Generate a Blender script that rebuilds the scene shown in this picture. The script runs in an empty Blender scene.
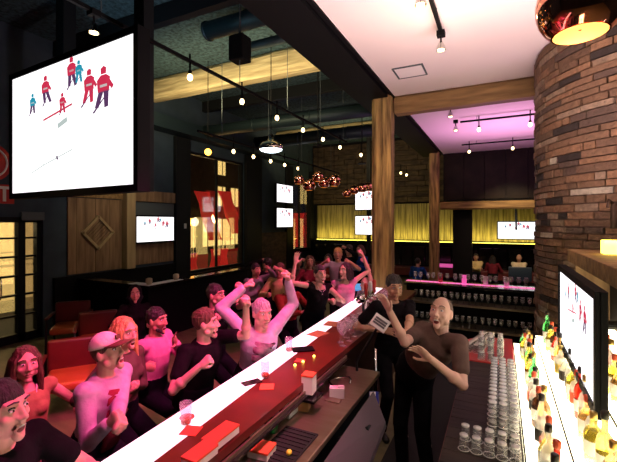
import bpy, bmesh, math, random
from mathutils import Vector as V, Matrix
random.seed(7)
PI = math.pi
sc = bpy.context.scene
COL = sc.collection
EYE = 2.25                      # camera height
FPX = 385.0                     # focal length in pixels of a 617 wide picture
YAW = math.radians(26.5)
CS, SN = math.cos(YAW), math.sin(YAW)

def at(px, py, d):
    """the point of the place seen at a photo position, at a given depth in metres"""
    lat = (px - 308.5) / FPX * d
    return V((lat * CS - d * SN, lat * SN + d * CS, EYE - (py - 222) * d / FPX))

def atz(px, py, z):
    return at(px, py, FPX * (EYE - z) / (py - 222))

def atx(px, py, x):
    r = (px - 308.5) / FPX
    return at(px, py, x / (r * CS - SN))

# ------------------------------------------------------------------ materials
MATS = {}
def mat(name, col, rough=.6, metal=0, emit=None, power=1, noise=None, bump=0, scale=8, trans=0, alpha=1, spec=None, coat=0):
    m = bpy.data.materials.new(name); m.use_nodes = True
    nt = m.node_tree; b = nt.nodes['Principled BSDF']
    b.inputs['Base Color'].default_value = (*col, 1)
    b.inputs['Roughness'].default_value = rough
    b.inputs['Metallic'].default_value = metal
    if spec is not None: b.inputs['Specular IOR Level'].default_value = spec
    if coat: b.inputs['Coat Weight'].default_value = coat
    if trans: b.inputs['Transmission Weight'].default_value = trans; b.inputs['IOR'].default_value = 1.45
    if alpha < 1: b.inputs['Alpha'].default_value = alpha
    if emit is not None:
        b.inputs['Emission Color'].default_value = (*emit, 1); b.inputs['Emission Strength'].default_value = power
    if noise is not None or bump:
        tc = nt.nodes.new('ShaderNodeTexCoord'); mp = nt.nodes.new('ShaderNodeMapping')
        nz = nt.nodes.new('ShaderNodeTexNoise'); nz.inputs['Detail'].default_value = 6
        sv = scale if isinstance(scale, tuple) else (scale,) * 3
        mp.inputs['Scale'].default_value = sv; nz.inputs['Scale'].default_value = 1
        nt.links.new(tc.outputs['Object'], mp.inputs[0]); nt.links.new(mp.outputs[0], nz.inputs[0])
        if noise is not None:
            cr = nt.nodes.new('ShaderNodeValToRGB')
            cr.color_ramp.elements[0].position = .35; cr.color_ramp.elements[1].position = .65
            cr.color_ramp.elements[0].color = (*col, 1); cr.color_ramp.elements[1].color = (*noise, 1)
            nt.links.new(nz.outputs[0], cr.inputs[0]); nt.links.new(cr.outputs[0], b.inputs['Base Color'])
        if bump:
            bp = nt.nodes.new('ShaderNodeBump'); bp.inputs['Strength'].default_value = bump; bp.inputs['Distance'].default_value = .03
            nt.links.new(nz.outputs[0], bp.inputs['Height']); nt.links.new(bp.outputs[0], b.inputs['Normal'])
    MATS[name] = m
    return m

M = {}
def mk(key, *a, **k): M[key] = mat(key, *a, **k); return M[key]

mk('insulation', (.005,.020,.027), .95, noise=(.040,.085,.105), bump=1.0, scale=14)
mk('black', (.005,.005,.006), .6, spec=.08)
mk('black_steel', (.009,.010,.012), .5, spec=.15)
mk('black_gloss', (.008,.008,.009), .18, coat=.3)
mk('duct', (.022,.042,.050), .5, metal=.4)
mk('teal_wall', (.022,.040,.060), .8, noise=(.032,.055,.078), scale=3)
mk('dark_wall', (.010,.011,.014), .7, noise=(.016,.016,.02), scale=2, spec=.1)
mk('grey_band', (.07,.09,.10), .6)
mk('ceiling_white', (.78,.68,.67), .8, noise=(.82,.72,.71), scale=.7)
mk('white_panel', (.86,.80,.79), .6)
mk('beam_wood', (.34,.26,.13), .75, noise=(.60,.50,.28), bump=.9, scale=(1.2,14,14))
mk('post_wood', (.11,.062,.020), .75, noise=(.44,.28,.10), bump=1.0, scale=(16,16,1.6))
mk('ledge_wood', (.16,.09,.03), .7, noise=(.30,.18,.065), bump=.6, scale=(1.5,14,14))
mk('panel_wood', (.15,.085,.04), .7, noise=(.30,.185,.095), bump=.5, scale=(9,9,1.2))
mk('pale_wood', (.34,.25,.12), .65, noise=(.44,.33,.17), scale=(9,9,1.2))
mk('dark_wood', (.010,.007,.006), .55, noise=(.020,.013,.010), bump=.3, scale=(3,14,3), spec=.15)
mk('counter_wood', (.012,.008,.007), .55, noise=(.030,.020,.015), bump=.2, scale=(3,14,3), spec=.3)
mk('gold_wood', (.16,.13,.045), .6, noise=(.46,.38,.15), bump=.5, scale=(16,16,1.0))
mk('stack_wood', (.035,.022,.012), .8, noise=(.10,.065,.036), bump=.6, scale=(4,4,10))
mk('floor', (.13,.115,.055), .45, noise=(.19,.17,.08), bump=.15, scale=(2,9,2))
mk('red_top', (.085,.004,.003), .36, noise=(.13,.007,.004), scale=5, coat=.08)
mk('red_gloss', (.50,.02,.015), .3, coat=.3)
mk('bar_face', (.02,.008,.007), .5, spec=.2)
mk('lit_white', (.9,.85,.86), .35, emit=(1,.80,.88), power=1.35)
mk('lit_magenta', (.8,.2,.5), .4, emit=(1,.12,.50), power=.55)  # magenta light falling on far table and cup, put in as glow
mk('lit_shelf', (.9,.85,.7), .4, emit=(1,.88,.58), power=5.5)
mk('steel', (.36,.28,.19), .36, metal=.9, noise=(.42,.34,.25), scale=(3,20,3))
mk('chrome', (.75,.74,.74), .12, metal=1)
mk('copper', (.95,.42,.26), .08, metal=1)
mk('copper_in', (.95,.5,.12), .4, metal=.6, emit=(1,.36,.04), power=.6)
mk('bulb', (1,.9,.6), .3, emit=(1,.72,.32), power=7)
mk('bulb_white', (1,1,1), .3, emit=(.75,.92,1), power=4)
mk('amber_bulb', (1,.6,.2), .3, emit=(1,.34,.04), power=9)
mk('led_gold', (1,.9,.3), .4, emit=(1,.80,.10), power=5)
mk('leather', (.48,.10,.03), .32, noise=(.55,.125,.035), scale=6, coat=.25)
mk('maroon', (.09,.009,.008), .45, noise=(.12,.012,.010), scale=5)
mk('lit_bar_magenta', (.8,.2,.5), .4, emit=(1,.16,.46), power=.9)
mk('paper', (.82,.78,.76), .6)
mk('paper_red', (.78,.11,.045), .5)
mk('green_plastic', (.01,.38,.06), .3, coat=.3)
mk('rubber', (.006,.006,.006), .85)
mk('lime', (.75,.70,.05), .4)
mk('cardboard', (.42,.22,.08), .7)
mk('screen_white', (.02,.02,.02), .3, emit=(1,.97,.985), power=1.6)
mk('screen_red', (.02,.02,.02), .3, emit=(.62,.03,.08), power=1)
mk('screen_blue', (.02,.02,.02), .3, emit=(.02,.30,.42), power=1)
mk('screen_dark', (.02,.02,.02), .3, emit=(.10,.04,.12), power=1)
mk('screen_grey', (.02,.02,.02), .3, emit=(.50,.58,.56), power=1)
mk('glass', (.72,.72,.76), .06, alpha=.20, spec=1.0)  # whitish tint stands in for reflections on the clear glass
mk('glass_rim_glint', (.90,.88,.88), .12, alpha=.85)  # pale rings painted in for the bright highlights on glass rims
mk('pane', (.9,.95,.95), .02, trans=1, alpha=.35)
mk('glass_green', (.03,.55,.08), .1, trans=.8, alpha=.85)
mk('glass_red', (.85,.04,.02), .12, trans=.6)
mk('glass_amber', (.90,.42,.05), .08, trans=.8, alpha=.8)
mk('glass_yellow', (.95,.75,.06), .1, trans=.7, alpha=.8)
mk('glass_brown', (.10,.03,.01), .1, trans=.4)
mk('glass_clear', (.95,.95,.92), .05, alpha=.42)
mk('label_white', (.85,.82,.75), .6)
mk('cap_dark', (.02,.015,.012), .4)
mk('cap_gold', (.7,.5,.15), .3, metal=.8)
mk('amber_drink', (.85,.12,.05), .1, trans=.6)
mk('skin', (.62,.36,.27), .6, spec=.25); mk('skin_tan', (.52,.29,.19), .6, spec=.25); mk('skin_pale', (.66,.40,.31), .6, spec=.25)
mk('eye', (.85,.83,.8), .2); mk('iris', (.03,.02,.015), .2)
mk('mouth', (.16,.02,.02), .5); mk('teeth', (.85,.82,.75), .3)
mk('asphalt', (.03,.03,.03), .9); mk('brick_ext', (.06,.04,.03), .9, noise=(.1,.06,.04), scale=3)
mk('lit_window', (.5,.4,.2), .5, emit=(1,.66,.20), power=1.7, noise=(.2,.1,.05), scale=3)
mk('lit_shop', (.3,.2,.08), .6, emit=(1,.60,.20), power=.42, noise=(.05,.03,.015), scale=(2,5,2.5))
mk('red_banner', (.65,.03,.02), .6, emit=(.8,.03,.02), power=.55)  # self-glowing red cloth, put in for red drapes and reflections at the window
def cloth(key, c, c2=None):
    return mk(key, c, .85, noise=c2 or tuple(min(1, v * 1.25 + .004) for v in c), bump=.35, scale=11, spec=.06)
def hairm(key, c): return mk(key, c, .55, noise=tuple(v * 1.8 + .003 for v in c), bump=.8, scale=(60,60,14))

# ------------------------------------------------------------------ mesh builder
class MB:
    def __init__(s): s.v = []; s.f = []; s.mi = []; s.m = 0
    def add(s, vs, fs):
        o = len(s.v); s.v += [V(p) for p in vs]
        for f in fs: s.f.append([i + o for i in f]); s.mi.append(s.m)
        return s
    def box(s, lo, hi):
        x0,y0,z0 = lo; x1,y1,z1 = hi
        return s.add([(x0,y0,z0),(x1,y0,z0),(x1,y1,z0),(x0,y1,z0),(x0,y0,z1),(x1,y0,z1),(x1,y1,z1),(x0,y1,z1)],
                     [(0,3,2,1),(4,5,6,7),(0,1,5,4),(1,2,6,5),(2,3,7,6),(3,0,4,7)])
    def obox(s, c, ux, uy, uz):                       # box from centre and three half-axis vectors
        c = V(c); p = []
        for k in (-1, 1):
            for a, b in ((-1,-1),(1,-1),(1,1),(-1,1)): p.append(c + ux*a + uy*b + uz*k)
        return s.add(p, [(0,3,2,1),(4,5,6,7),(0,1,5,4),(1,2,6,5),(2,3,7,6),(3,0,4,7)])
    def bbox(s, lo, hi, b=.01):                       # box with chamfered edges
        bm = bmesh.new(); bmesh.ops.create_cube(bm, size=1)
        for v in bm.verts: v.co = V(((lo[i]+hi[i])/2 + v.co[i]*(hi[i]-lo[i]) for i in range(3)))
        bmesh.ops.bevel(bm, geom=bm.edges[:], offset=b, segments=2, affect='EDGES', profile=.6)
        bm.verts.index_update()
        s.add([v.co.copy() for v in bm.verts], [[v.index for v in f.verts] for f in bm.faces]); bm.free(); return s
    def prism(s, poly, z0, z1):                       # vertical prism over a ccw xy polygon
        n = len(poly); vs = [(x,y,z0) for x,y in poly] + [(x,y,z1) for x,y in poly]
        return s.add(vs, [list(range(n))[::-1], list(range(n, 2*n))] + [(i,(i+1)%n,(i+1)%n+n,i+n) for i in range(n)])
    def loft(s, rings, cap=True):                     # rings: lists of points of equal length
        n = len(rings[0]); vs = [p for r in rings for p in r]; fs = []
        for k in range(len(rings)-1):
            for i in range(n): fs.append((k*n+i, k*n+(i+1)%n, (k+1)*n+(i+1)%n, (k+1)*n+i))
        if cap: fs += [list(range(n))[::-1], list(range((len(rings)-1)*n, len(rings)*n))]
        return s.add(vs, fs)
    def tube(s, pts, r, n=10):
        pts = [V(p) for p in pts]; rings = []; prev = None
        for i, p in enumerate(pts):
            t = (pts[min(i+1,len(pts)-1)] - pts[max(i-1,0)]).normalized()
            a = prev if prev is not None else (V((0,0,1)) if abs(t.z) < .9 else V((1,0,0)))
            u = (a - t*a.dot(t)).normalized(); w = t.cross(u); prev = u
            rr = r[i] if isinstance(r, (list, tuple)) else r
            rings.append([p + (u*math.cos(2*PI*k/n) + w*math.sin(2*PI*k/n))*rr for k in range(n)])
        return s.loft(rings)
    def capsule(s, a, b, ra, rb, n=12, flat=1, side=None):   # tapered, rounded ends
        a, b = V(a), V(b); t = (b-a)
        if t.length < 1e-6: t = V((0,0,1e-4))
        L = t.length; t = t / L
        u = side if side is not None else (V((0,0,1)) if abs(t.z) < .9 else V((1,0,0)))
        u = (u - t*u.dot(t)).normalized(); w = t.cross(u); rings = []
        for (o, rr, q) in ([(0,ra,q) for q in (-80,-50,-20)] + [(L,rb,q) for q in (20,50,80)]):
            x = o + rr*math.sin(math.radians(q)); y = rr*math.cos(math.radians(q))
            rings.append([a + t*x + (u*math.cos(2*PI*k/n) + w*math.sin(2*PI*k/n)*flat)*y for k in range(n)])
        return s.loft(rings)
    def ball(s, c, rx, ry=None, rz=None, n=14, m=9, R=None):
        ry = rx if ry is None else ry; rz = rx if rz is None else rz; c = V(c); rings = []
        for j in range(m):
            ph = -PI/2 + PI*(j+.5)/m
            ring = [V((rx*math.cos(ph)*math.cos(2*PI*k/n), ry*math.cos(ph)*math.sin(2*PI*k/n), rz*math.sin(ph))) for k in range(n)]
            rings.append([c + (R @ p if R is not None else p) for p in ring])
        return s.loft(rings)
    def lathe(s, c, prof, n=16, cap=True):            # prof: (radius, z)
        c = V(c)
        return s.loft([[c + V((r*math.cos(2*PI*k/n), r*math.sin(2*PI*k/n), z)) for k in range(n)] for r, z in prof], cap)
    def build(s, name, mats, parent=None, smooth=False, base=None):
        me = bpy.data.meshes.new(name)
        b = BASE[parent.name] if parent is not None else (V(base) if base is not None else V((0,0,0)))
        me.from_pydata([p - b for p in s.v], [], s.f); me.update()
        for m in (mats if isinstance(mats, (list, tuple)) else [mats]): me.materials.append(M[m] if isinstance(m, str) else m)
        me.polygons.foreach_set('material_index', s.mi)
        if smooth: me.polygons.foreach_set('use_smooth', [True]*len(me.polygons))
        o = bpy.data.objects.new(name, me); COL.objects.link(o)
        if parent is not None: o.parent = parent
        else: o.location = b
        BASE[o.name] = b
        return o
BASE = {}
def auto(o, ang=40):
    me = o.data; bm = bmesh.new(); bm.from_mesh(me)
    for f in bm.faces: f.smooth = True
    for e in bm.edges:
        if len(e.link_faces) == 2 and e.calc_face_angle(0) > math.radians(ang): e.smooth = False
    bm.to_mesh(me); bm.free(); return o
def thing(name, label, cat, loc=(0,0,0), group=None):
    o = bpy.data.objects.new(name, None); COL.objects.link(o); o.location = loc; o.empty_display_size = .1
    o['label'] = label; o['category'] = cat
    if group: o['group'] = group
    BASE[o.name] = V(loc); return o
def tag(o, label, cat, group=None):
    o['label'] = label; o['category'] = cat
    if group: o['group'] = group
    return o
def struct(o): o['kind'] = 'structure'; return o
def dup(root, loc, rotz=None, label=None, group=None):
    r = root.copy(); COL.objects.link(r); r.location = loc
    if rotz is not None: r.rotation_euler = (0,0,rotz)
    if label: r['label'] = label
    if group: r['group'] = group
    for ch in root.children:
        c = ch.copy(); COL.objects.link(c); c.parent = r
        for g in ch.children:
            d = g.copy(); COL.objects.link(d); d.parent = c
    return r
# ================================================================== THE ROOM
WX, BY = -8.0, 16.5             # left wall and back wall
CZ, HZ = 4.56, 5.85             # low white ceiling, high ceiling of the left bay
def sbox(name, lo, hi, m): return struct(MB().box(lo, hi).build(name, m))
sbox('floor', (-8.3,-2.5,-.1), (7.5,BY+.3,0), 'floor')
sbox('ceiling', (-8.3,-2.5,HZ), (-1.74,BY+.3,HZ+.15), 'insulation')
lc = struct(MB().box((-1.74,-2.5,CZ), (7.5,13.8,CZ+.12)).build('ceiling.001', 'ceiling_white'))
sbox('trim_1', (-1.80,-2.5,CZ-.02), (-1.745,13.8,HZ), 'black')                 # fascia of the low ceiling
sbox('wall_back', (-8.3,BY,0), (7.5,BY+.2,HZ), 'dark_wall')
sbox('wall_right', (7.3,-2.5,0), (7.5,BY,HZ), 'dark_wall')
sbox('wall_rear', (-8.3,-2.7,0), (7.5,-2.5,HZ), 'dark_wall')
# left wall with door and window openings, on X = WX
wl = MB()
def wseg(y0, y1, z0, z1): wl.box((WX-.25,y0,z0), (WX,y1,z1))
wseg(-2.5,3.15,0,HZ); wseg(3.15,4.42,2.34,HZ); wseg(4.42,8.35,0,HZ)
wseg(8.35,11.0,0,.76); wseg(8.35,11.0,4.3,HZ); wseg(11.0,14.45,0,HZ); wseg(14.45,16.2,0,1.0); wseg(14.45,16.2,4.0,HZ); wseg(16.2,BY,0,HZ)
struct(wl.build('wall_left', 'teal_wall'))
sbox('trim_2', (WX,4.5,4.62), (WX+.45,14,4.95), 'duct')                       # service duct along the left wall
for k, (y0, y1, z0, z1, nx) in enumerate(((8.35,11.0,.76,4.3,2), (14.45,16.2,1.0,4.0,2))):
    w = struct(MB().box((WX-.14,y0,z0),(WX-.125,y1,z1)).build('window_%d' % (k+1), 'pane'))
    fr = MB()
    for y in (y0, y1-.07): fr.box((WX-.17,y,z0),(WX-.05,y+.07,z1))
    for z in (z0, z1-.07): fr.box((WX-.17,y0+.07,z),(WX-.05,y1-.07,z+.07))
    fr.build('window_frame', 'black_steel', w)
    ml = MB()
    for i in range(1, nx): ml.box((WX-.16,y0+(y1-y0)*i/nx-.02,z0+.07),(WX-.07,y0+(y1-y0)*i/nx+.02,z1-.07))
    ml.build('mullion', 'black_steel', w)
    MB().box((WX-.05,y0-.03,z0-.05),(WX+.12,y1+.03,z0)).build('window_sill', 'black', w)
# glazed double door
d = struct(MB().box((WX-.15,3.2,.10),(WX-.135,4.37,2.27)).build('door_1', 'pane'))
fr = MB()
for y, w_ in ((3.15,.08),(4.02,.12),(4.34,.08)): fr.box((WX-.2,y,0),(WX-.06,y+w_,2.34))
fr.box((WX-.2,3.15,2.24),(WX-.06,4.42,2.34)); fr.box((WX-.2,3.15,0),(WX-.06,4.42,.16))
for z in (.48,.86,1.22,1.58,1.93): fr.box((WX-.18,3.2,z),(WX-.09,4.36,z+.035))
fr.build('door_frame', 'black_steel', d)
MB().tube([(WX-.02,3.70,1.25),(WX+.03,3.70,1.2),(WX+.03,3.70,.9),(WX-.02,3.70,.85)], .012).build('door_handle', 'chrome', d, True)
tag(MB().bbox((WX+.01,4.02,2.28),(WX+.05,4.42,2.44),.006).build('door_plaque', 'grey_band'), 'grey blue plaque above the glazed door', 'plaque')
tag(MB().box((WX,3.2,2.58),(WX+.04,3.90,2.92)).build('wall_sign', 'red_gloss'), 'small red square sign with pale lettering at the left edge beside the huge screen', 'sign')
s_ = MB()
s_.box((WX+.04,3.62,2.84),(WX+.045,3.86,2.89)).box((WX+.04,3.72,2.62),(WX+.045,3.77,2.84))
s_.build('lettering', 'paper', bpy.data.objects['wall_sign'])
rs = thing('round_sign', 'round glossy red sign with a white ring cut by the left edge', 'sign', (WX,3.52,3.30))
def disc(mb, r0, r1, x0, x1, n=32):
    return mb.loft([[V((x, 3.52+r*math.cos(2*PI*k/n), 3.30+r*math.sin(2*PI*k/n))) for k in range(n)] for x, r in ((x0,r1),(x1,r1),(x1,r0),(x0,r0))], r0 == 0 or True)
MB().tube([(WX,3.52,3.30),(WX+.05,3.52,3.30)], .34, 32).build('disc', 'red_gloss', rs)
MB().tube([(WX+.053,3.52+.26*math.cos(2*PI*k/32),3.30+.26*math.sin(2*PI*k/32)) for k in range(33)], .018, 6).build('white_ring', 'paper', rs)
# dark wood wainscot and panelled area with a diamond
sbox('trim_3', (WX,4.60,0), (WX+.08,8.2,1.13), 'black')
pw = thing('wood_wall_panel', 'brown plank wall panel with a diamond relief on the left wall', 'panel', (WX+.03,6.2,1.15))
pl = MB(); y = 4.88; rnd = random.Random(3)
while y < 6.12:
    w_ = min(rnd.uniform(.16,.26), 6.14-y); pl.box((WX,y,1.16),(WX+.035+rnd.uniform(0,.01),y+w_-.008,2.76)); y += w_
pl.build('planks', 'panel_wood', pw)
MB().box((WX,4.86,2.78),(WX+.07,6.14,2.98)).build('top_rail', 'ledge_wood', pw)
dm = MB(); c = V((WX+.05,5.53,2.02)); R_ = .35
for q in range(4):
    a0, a1 = q*PI/2, (q+1)*PI/2
    p0 = V((WX+.06, c.y+R_*math.cos(a0), c.z+R_*math.sin(a0))); p1 = V((WX+.06, c.y+R_*math.cos(a1), c.z+R_*math.sin(a1)))
    t = (p1-p0).normalized(); dm.obox((p0+p1)/2, t*((p1-p0).length/2+.02), V((.03,0,0)), V((0,t.z,-t.y))*.028)
dm.build('diamond_frame', 'pale_wood', pw)
dd = MB()
for q in range(-4, 5):
    hw = R_ - abs(q)*.085 - .0
    if hw > .03:
        t = V((0,.7071,.7071)); n_ = V((0,-.7071,.7071)); dd.obox(c + n_*q*.062, t*(.27), V((.012,0,0)), n_*.022)
dd.build('diamond_slats', 'panel_wood', pw)
tag(MB().bbox((WX,6.14,1.15),(WX+.22,6.38,3.05),.02).build('timber_post', 'pale_wood'), 'pale yellow timber post beside the diamond panel', 'post')
p2 = thing('wood_wall_panel', 'brown plank panel behind the left wall television', 'panel', (WX+.03,7,1.15))
pl = MB(); y = 6.40
while y < 7.72:
    w_ = min(rnd.uniform(.14,.22), 7.74-y); pl.box((WX,y,1.20),(WX+.04,y+w_-.008,2.36)); y += w_
pl.build('planks', 'panel_wood', p2)
MB().box((WX,6.4,2.76),(WX+.10,7.74,3.03)).build('top_rail', 'panel_wood', p2)
MB().box((WX,6.4,2.38),(WX+.05,7.74,2.74)).build('grey_inset', 'grey_band', p2)
# dark steel columns on the window wall
for (y0, y1, lab) in ((7.76,8.32,'wide black column left of the street window'), (11.02,11.98,'wide black column right of the street window'), (13.85,14.4,'black column left of the far window'), (16.05,16.45,'black column in the far left corner')):
    cb = MB().bbox((WX,y0,0),(WX+.11,y1,4.6),.02).build('steel_column', 'black_steel'); tag(cb, lab, 'column')
tag(MB().box((WX+.05,12.0,0),(WX+.1,13.8,1.85)).build('wall_cladding', 'stack_wood'), 'dark brown wood cladding under the pair of screens', 'panel')
sw = MB().bbox((WX+.11,8.05,2.07),(WX+.13,8.13,2.21),.004).build('light_switch', 'paper'); tag(sw, 'small white switch plate on the wide black column', 'switch')
# ------------------------------------------------------------------ timber frame
def timber(name, lo, hi, m, lab, cat, axis):
    """a squared log with slightly wavering faces"""
    L = hi[axis]-lo[axis]; n = max(4, int(L/.25)); rr = random.Random(lab); mb = MB(); rings = []
    o = [i for i in range(3) if i != axis]
    for k in range(n+1):
        t = lo[axis]+L*k/n; ring = []
        h0, h1 = [(hi[i]-lo[i])/2 for i in o]; c0, c1 = [(hi[i]+lo[i])/2 for i in o]
        for j in range(16):
            a = 2*PI*(j+.5)/16; ca, sa = math.cos(a), math.sin(a); q = 1/max(abs(ca), abs(sa)); q = min(q, 1.25)
            w_ = 1+rr.uniform(-.02,.02); p = [0,0,0]; p[axis] = t; p[o[0]] = c0+ca*q*h0*w_; p[o[1]] = c1+sa*q*h1*w_; ring.append(V(p))
        if axis == 1: ring = ring[::-1]
        rings.append(ring)
    ob = mb.loft(rings).build(name, m); auto(ob, 35); return tag(ob, lab, cat)
timber('timber_column', (-2.13,6.84,0), (-1.77,7.20,CZ-.01), 'post_wood', 'thick brown timber column at the near corner of the bar', 'column', 2)
timber('timber_column', (-2.10,13.05,0), (-1.80,13.35,CZ-.01), 'post_wood', 'slimmer brown timber column far back beside the pink ceiling', 'column', 2)
timber('timber_beam', (WX+.02,6.85,5.33), (-2.42,7.2,HZ-.02), 'beam_wood', 'big yellow lit rough timber beam under the dark ceiling', 'beam', 0)
timber('timber_beam', (WX+.02,13.1,5.33), (-2.42,13.4,HZ-.02), 'beam_wood', 'far yellow timber beam behind the hanging bulbs', 'beam', 0)
timber('timber_beam', (-1.74,6.98,4.24), (.53,7.3,CZ-.01), 'ledge_wood', 'brown timber beam crossing under the pink ceiling to the brick tower', 'beam', 0)
# black girder along the edge of the low ceiling
g = thing('steel_girder', 'black steel girder running beside the edge of the pink ceiling', 'girder', (-2.1,6,4.5))
MB().box((-2.40,-2.45,4.50),(-1.82,13.75,4.56)).build('flange', 'black', g)
MB().box((-2.40,-2.45,HZ-.07),(-1.82,13.75,HZ-.01)).build('flange', 'black', g)
MB().box((-2.16,-2.45,4.56),(-2.06,13.8,HZ-.07)).build('web', 'black', g)
# back wall finish: upper stacked timber (left), dark panels (right), gold lit strip
bw = MB(); rr = random.Random(5)
for zz in [3.10+.22*i for i in range(12)]:
    x = WX+.1
    while x < -1.9:
        w_ = min(rr.uniform(.5,1.6), -1.85-x); bw.box((x,BY-.10-rr.uniform(0,.05),zz),(x+w_-.02,BY,zz+.20)); x += w_
o = bw.build('wall_cladding', 'stack_wood'); tag(o, 'dark stacked timber cladding high on the back wall', 'cladding')
pn = MB(); x = -1.7
while x < 5.5: pn.box((x,13.75,3.0),(x+.60,13.80,CZ)); x += .62
tag(pn.build('wall_cladding', 'dark_wood'), 'near black tall wood panels under the pink ceiling end', 'cladding')
sbox('wall_divider', (-1.74,13.80,2.95), (7.3,13.95,HZ), 'dark_wall')
timber('timber_beam', (-1.80,13.48,2.66), (7.3,13.74,2.92), 'ledge_wood', 'thin orange brown timber lintel below the black panels', 'beam', 0)
gp = MB(); x = WX+.3; rr = random.Random(8)
while x < 4.5:
    w_ = rr.uniform(.16,.3); gp.box((x,BY-.12,1.50),(x+w_-.012,BY-.02,3.02)); x += w_
tag(gp.build('gold_plank_wall', 'gold_wood'), 'yellow lit vertical plank strip along the back wall', 'panel')
tag(MB().box((WX+.3,BY-.62,1.305),(4.5,BY-.02,1.44)).build('plank_ledge', 'black'), 'black ledge carrying the gold light below the yellow planks', 'ledge')
tag(MB().box((WX+.4,BY-.40,1.445),(4.4,BY-.36,1.465)).build('light_strip', 'led_gold'), 'glowing gold light strip under the yellow planks', 'light strip')
# black pier standing before the gold wall
tag(MB().box((-1.45,13.9,0),(-.85,14.2,2.7)).build('black_pier', 'black'), 'black pier beside the far column in front of the gold planks', 'pier')
# tufted banquette along the back wall
bq = thing('banquette', 'long black tufted banquette under the gold back wall', 'bench', (-2,15.6,0))
bk = MB(); x = WX+.4
while x < 5: bk.bbox((x,BY-.55,.45),(x+.48,BY-.30,1.30),.05); x += .49
bk.build('backrest', 'black_gloss', bq); MB().bbox((WX+.4,BY-1.0,.12),(5,BY-.5,.46),.04).build('seat', 'maroon', bq)
tag(MB().bbox((-2.3,14.7,.60),(-1.0,15.1,.70),.03).build('magenta_lit_table', 'lit_magenta'), 'table edge before the far banquette, magenta light on it put in as glow', 'table')
# ------------------------------------------------------------------ round brick tower
TC = V((2.05,6.39,0)); TR = 1.6
mk('mortar', (.16,.10,.07), .9)
bcols = [(.19,.110,.062),(.25,.140,.075),(.145,.085,.05),(.28,.20,.135),(.10,.064,.046),(.030,.021,.017),(.50,.44,.34)]
for i, c in enumerate(bcols): mk('brick_%s' % 'abcdefg'[i], c, .9, noise=tuple(v*.65 for v in c), bump=.6, scale=22)
tw = thing('brick_tower', 'big round rough brown brick tower behind the back bar', 'brick tower', TC)
MB().lathe(TC, [(TR-.03,0),(TR-.03,CZ-.005)], 64).build('core', 'mortar', tw)
br = MB(); rr = random.Random(11); z = 0.0; course = .088; cr = random.Random(31)
while z + course <= CZ:
    a = math.radians(105) + rr.uniform(0,.1)
    while a < math.radians(300):
        L = rr.choice((.14,.22,.26,.32,.38,.48))*rr.uniform(.9,1.1); da = L/TR
        out = TR + rr.uniform(-.008,.022); inn = TR-.07; zz0, zz1 = z+.004+rr.uniform(0,.004), z+course-.007
        br.m = rr.choices(range(7), (24,20,16,12,9,6,4))[0]
        n = 2; rings = []
        for k in range(n+1):
            q = a + .006 + (da-.012)*k/n; cq, sq = math.cos(q), math.sin(q); ww = rr.uniform(-.003,.003)
            rings.append([TC+V((cq*inn,sq*inn,zz0)), TC+V((cq*(out+ww),sq*(out+ww),zz0)), TC+V((cq*(out+ww),sq*(out+ww),zz1)), TC+V((cq*inn,sq*inn,zz1))])
        br.loft([r[::-1] for r in rings]); a += da
    z += course; course = cr.uniform(.070,.098)
br.build('brickwork', ['brick_%s' % k for k in 'abcdefg'], tw)
# ------------------------------------------------------------------ street outside
st = struct(MB().box((-26,-8,-.35),(-8.3,32,-.25)).build('street_ground', 'asphalt'))
def facade(name, x, y0, y1, lab, seed, colr='brick_ext'):
    t = thing(name, lab, 'building', (x,(y0+y1)/2,-.25)); rr = random.Random(seed)
    MB().box((x-.5,y0,-.25),(x,y1,9)).build('wall', colr, t)
    y = y0+.5
    while y < y1-1.2:
        for z0, z1 in ((.3,2.5),(3.6,5.2),(6.2,7.8)):
            if z0 < 1 or rr.random() < .3:
                wf = MB().box((x,y,z0),(x+.06,y+rr.choice((.9,1.3,1.5)),z1)).build('lit_window', 'lit_window', t)
                MB().box((x+.06,y+.45,z0),(x+.09,y+.52,z1)).build('mullion', 'black', wf)
        y += rr.uniform(1.6,2.2)
t = thing('shop_front', 'pale yellow lit shop front just outside the glazed door', 'shop front', (-13,6.5,-.25))
MB().box((-13.4,4.2,-.25),(-13,9.2,5)).build('wall', 'brick_ext', t)
for y in (4.9,5.75,6.6,7.45):
    wf = MB().box((-13,y,-.05),(-12.94,y+.62,2.7)).build('lit_window', 'lit_window' if y > 7 or y < 5 else 'lit_shop', t); MB().box((-12.94,y+.02,1.1),(-12.9,y+.6,1.16)).build('crossbar', 'black', wf)
facade('street_building', -20, 3, 12.0, 'lamp lit building across the street seen through the glazed door', 1)
facade('street_building', -21, 13, 31, 'building with yellow lit windows across the street', 2)
def banner(y, z0, z1, x, lean, lab, w=.7):
    m_ = MB(); rg = []
    for k in range(9):
        t = k/8; z = z0+(z1-z0)*t; yy = y+lean*t
        rg.append([V((x+.04*math.sin(k*1.3+j),yy+w*j/3,z)) for j in range(4)]+[V((x+.04*math.sin(k*1.3+j)-.03,yy+w*j/3,z)) for j in (3,2,1,0)])
    tag(m_.loft(rg).build('hanging_banner', 'red_banner', smooth=True), lab, 'banner')
banner(10.6,1.6,3.3,-9.2,-.7,'left slanting red banner outside the street window')
banner(11.9,1.8,3.4,-9.2,-.8,'right slanting red banner outside the street window')
banner(10.4,.1,1.3,-9.0,.1,'low red panel at street level, put in for the red reflection', .9)
banner(9.4,-.1,1.2,-9.1,.0,'red post box wrap at the left end of the street window', .5)
banner(16.6,1.0,2.7,-9.2,.0,'wide red banner outside the far window', 1.3)
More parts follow.
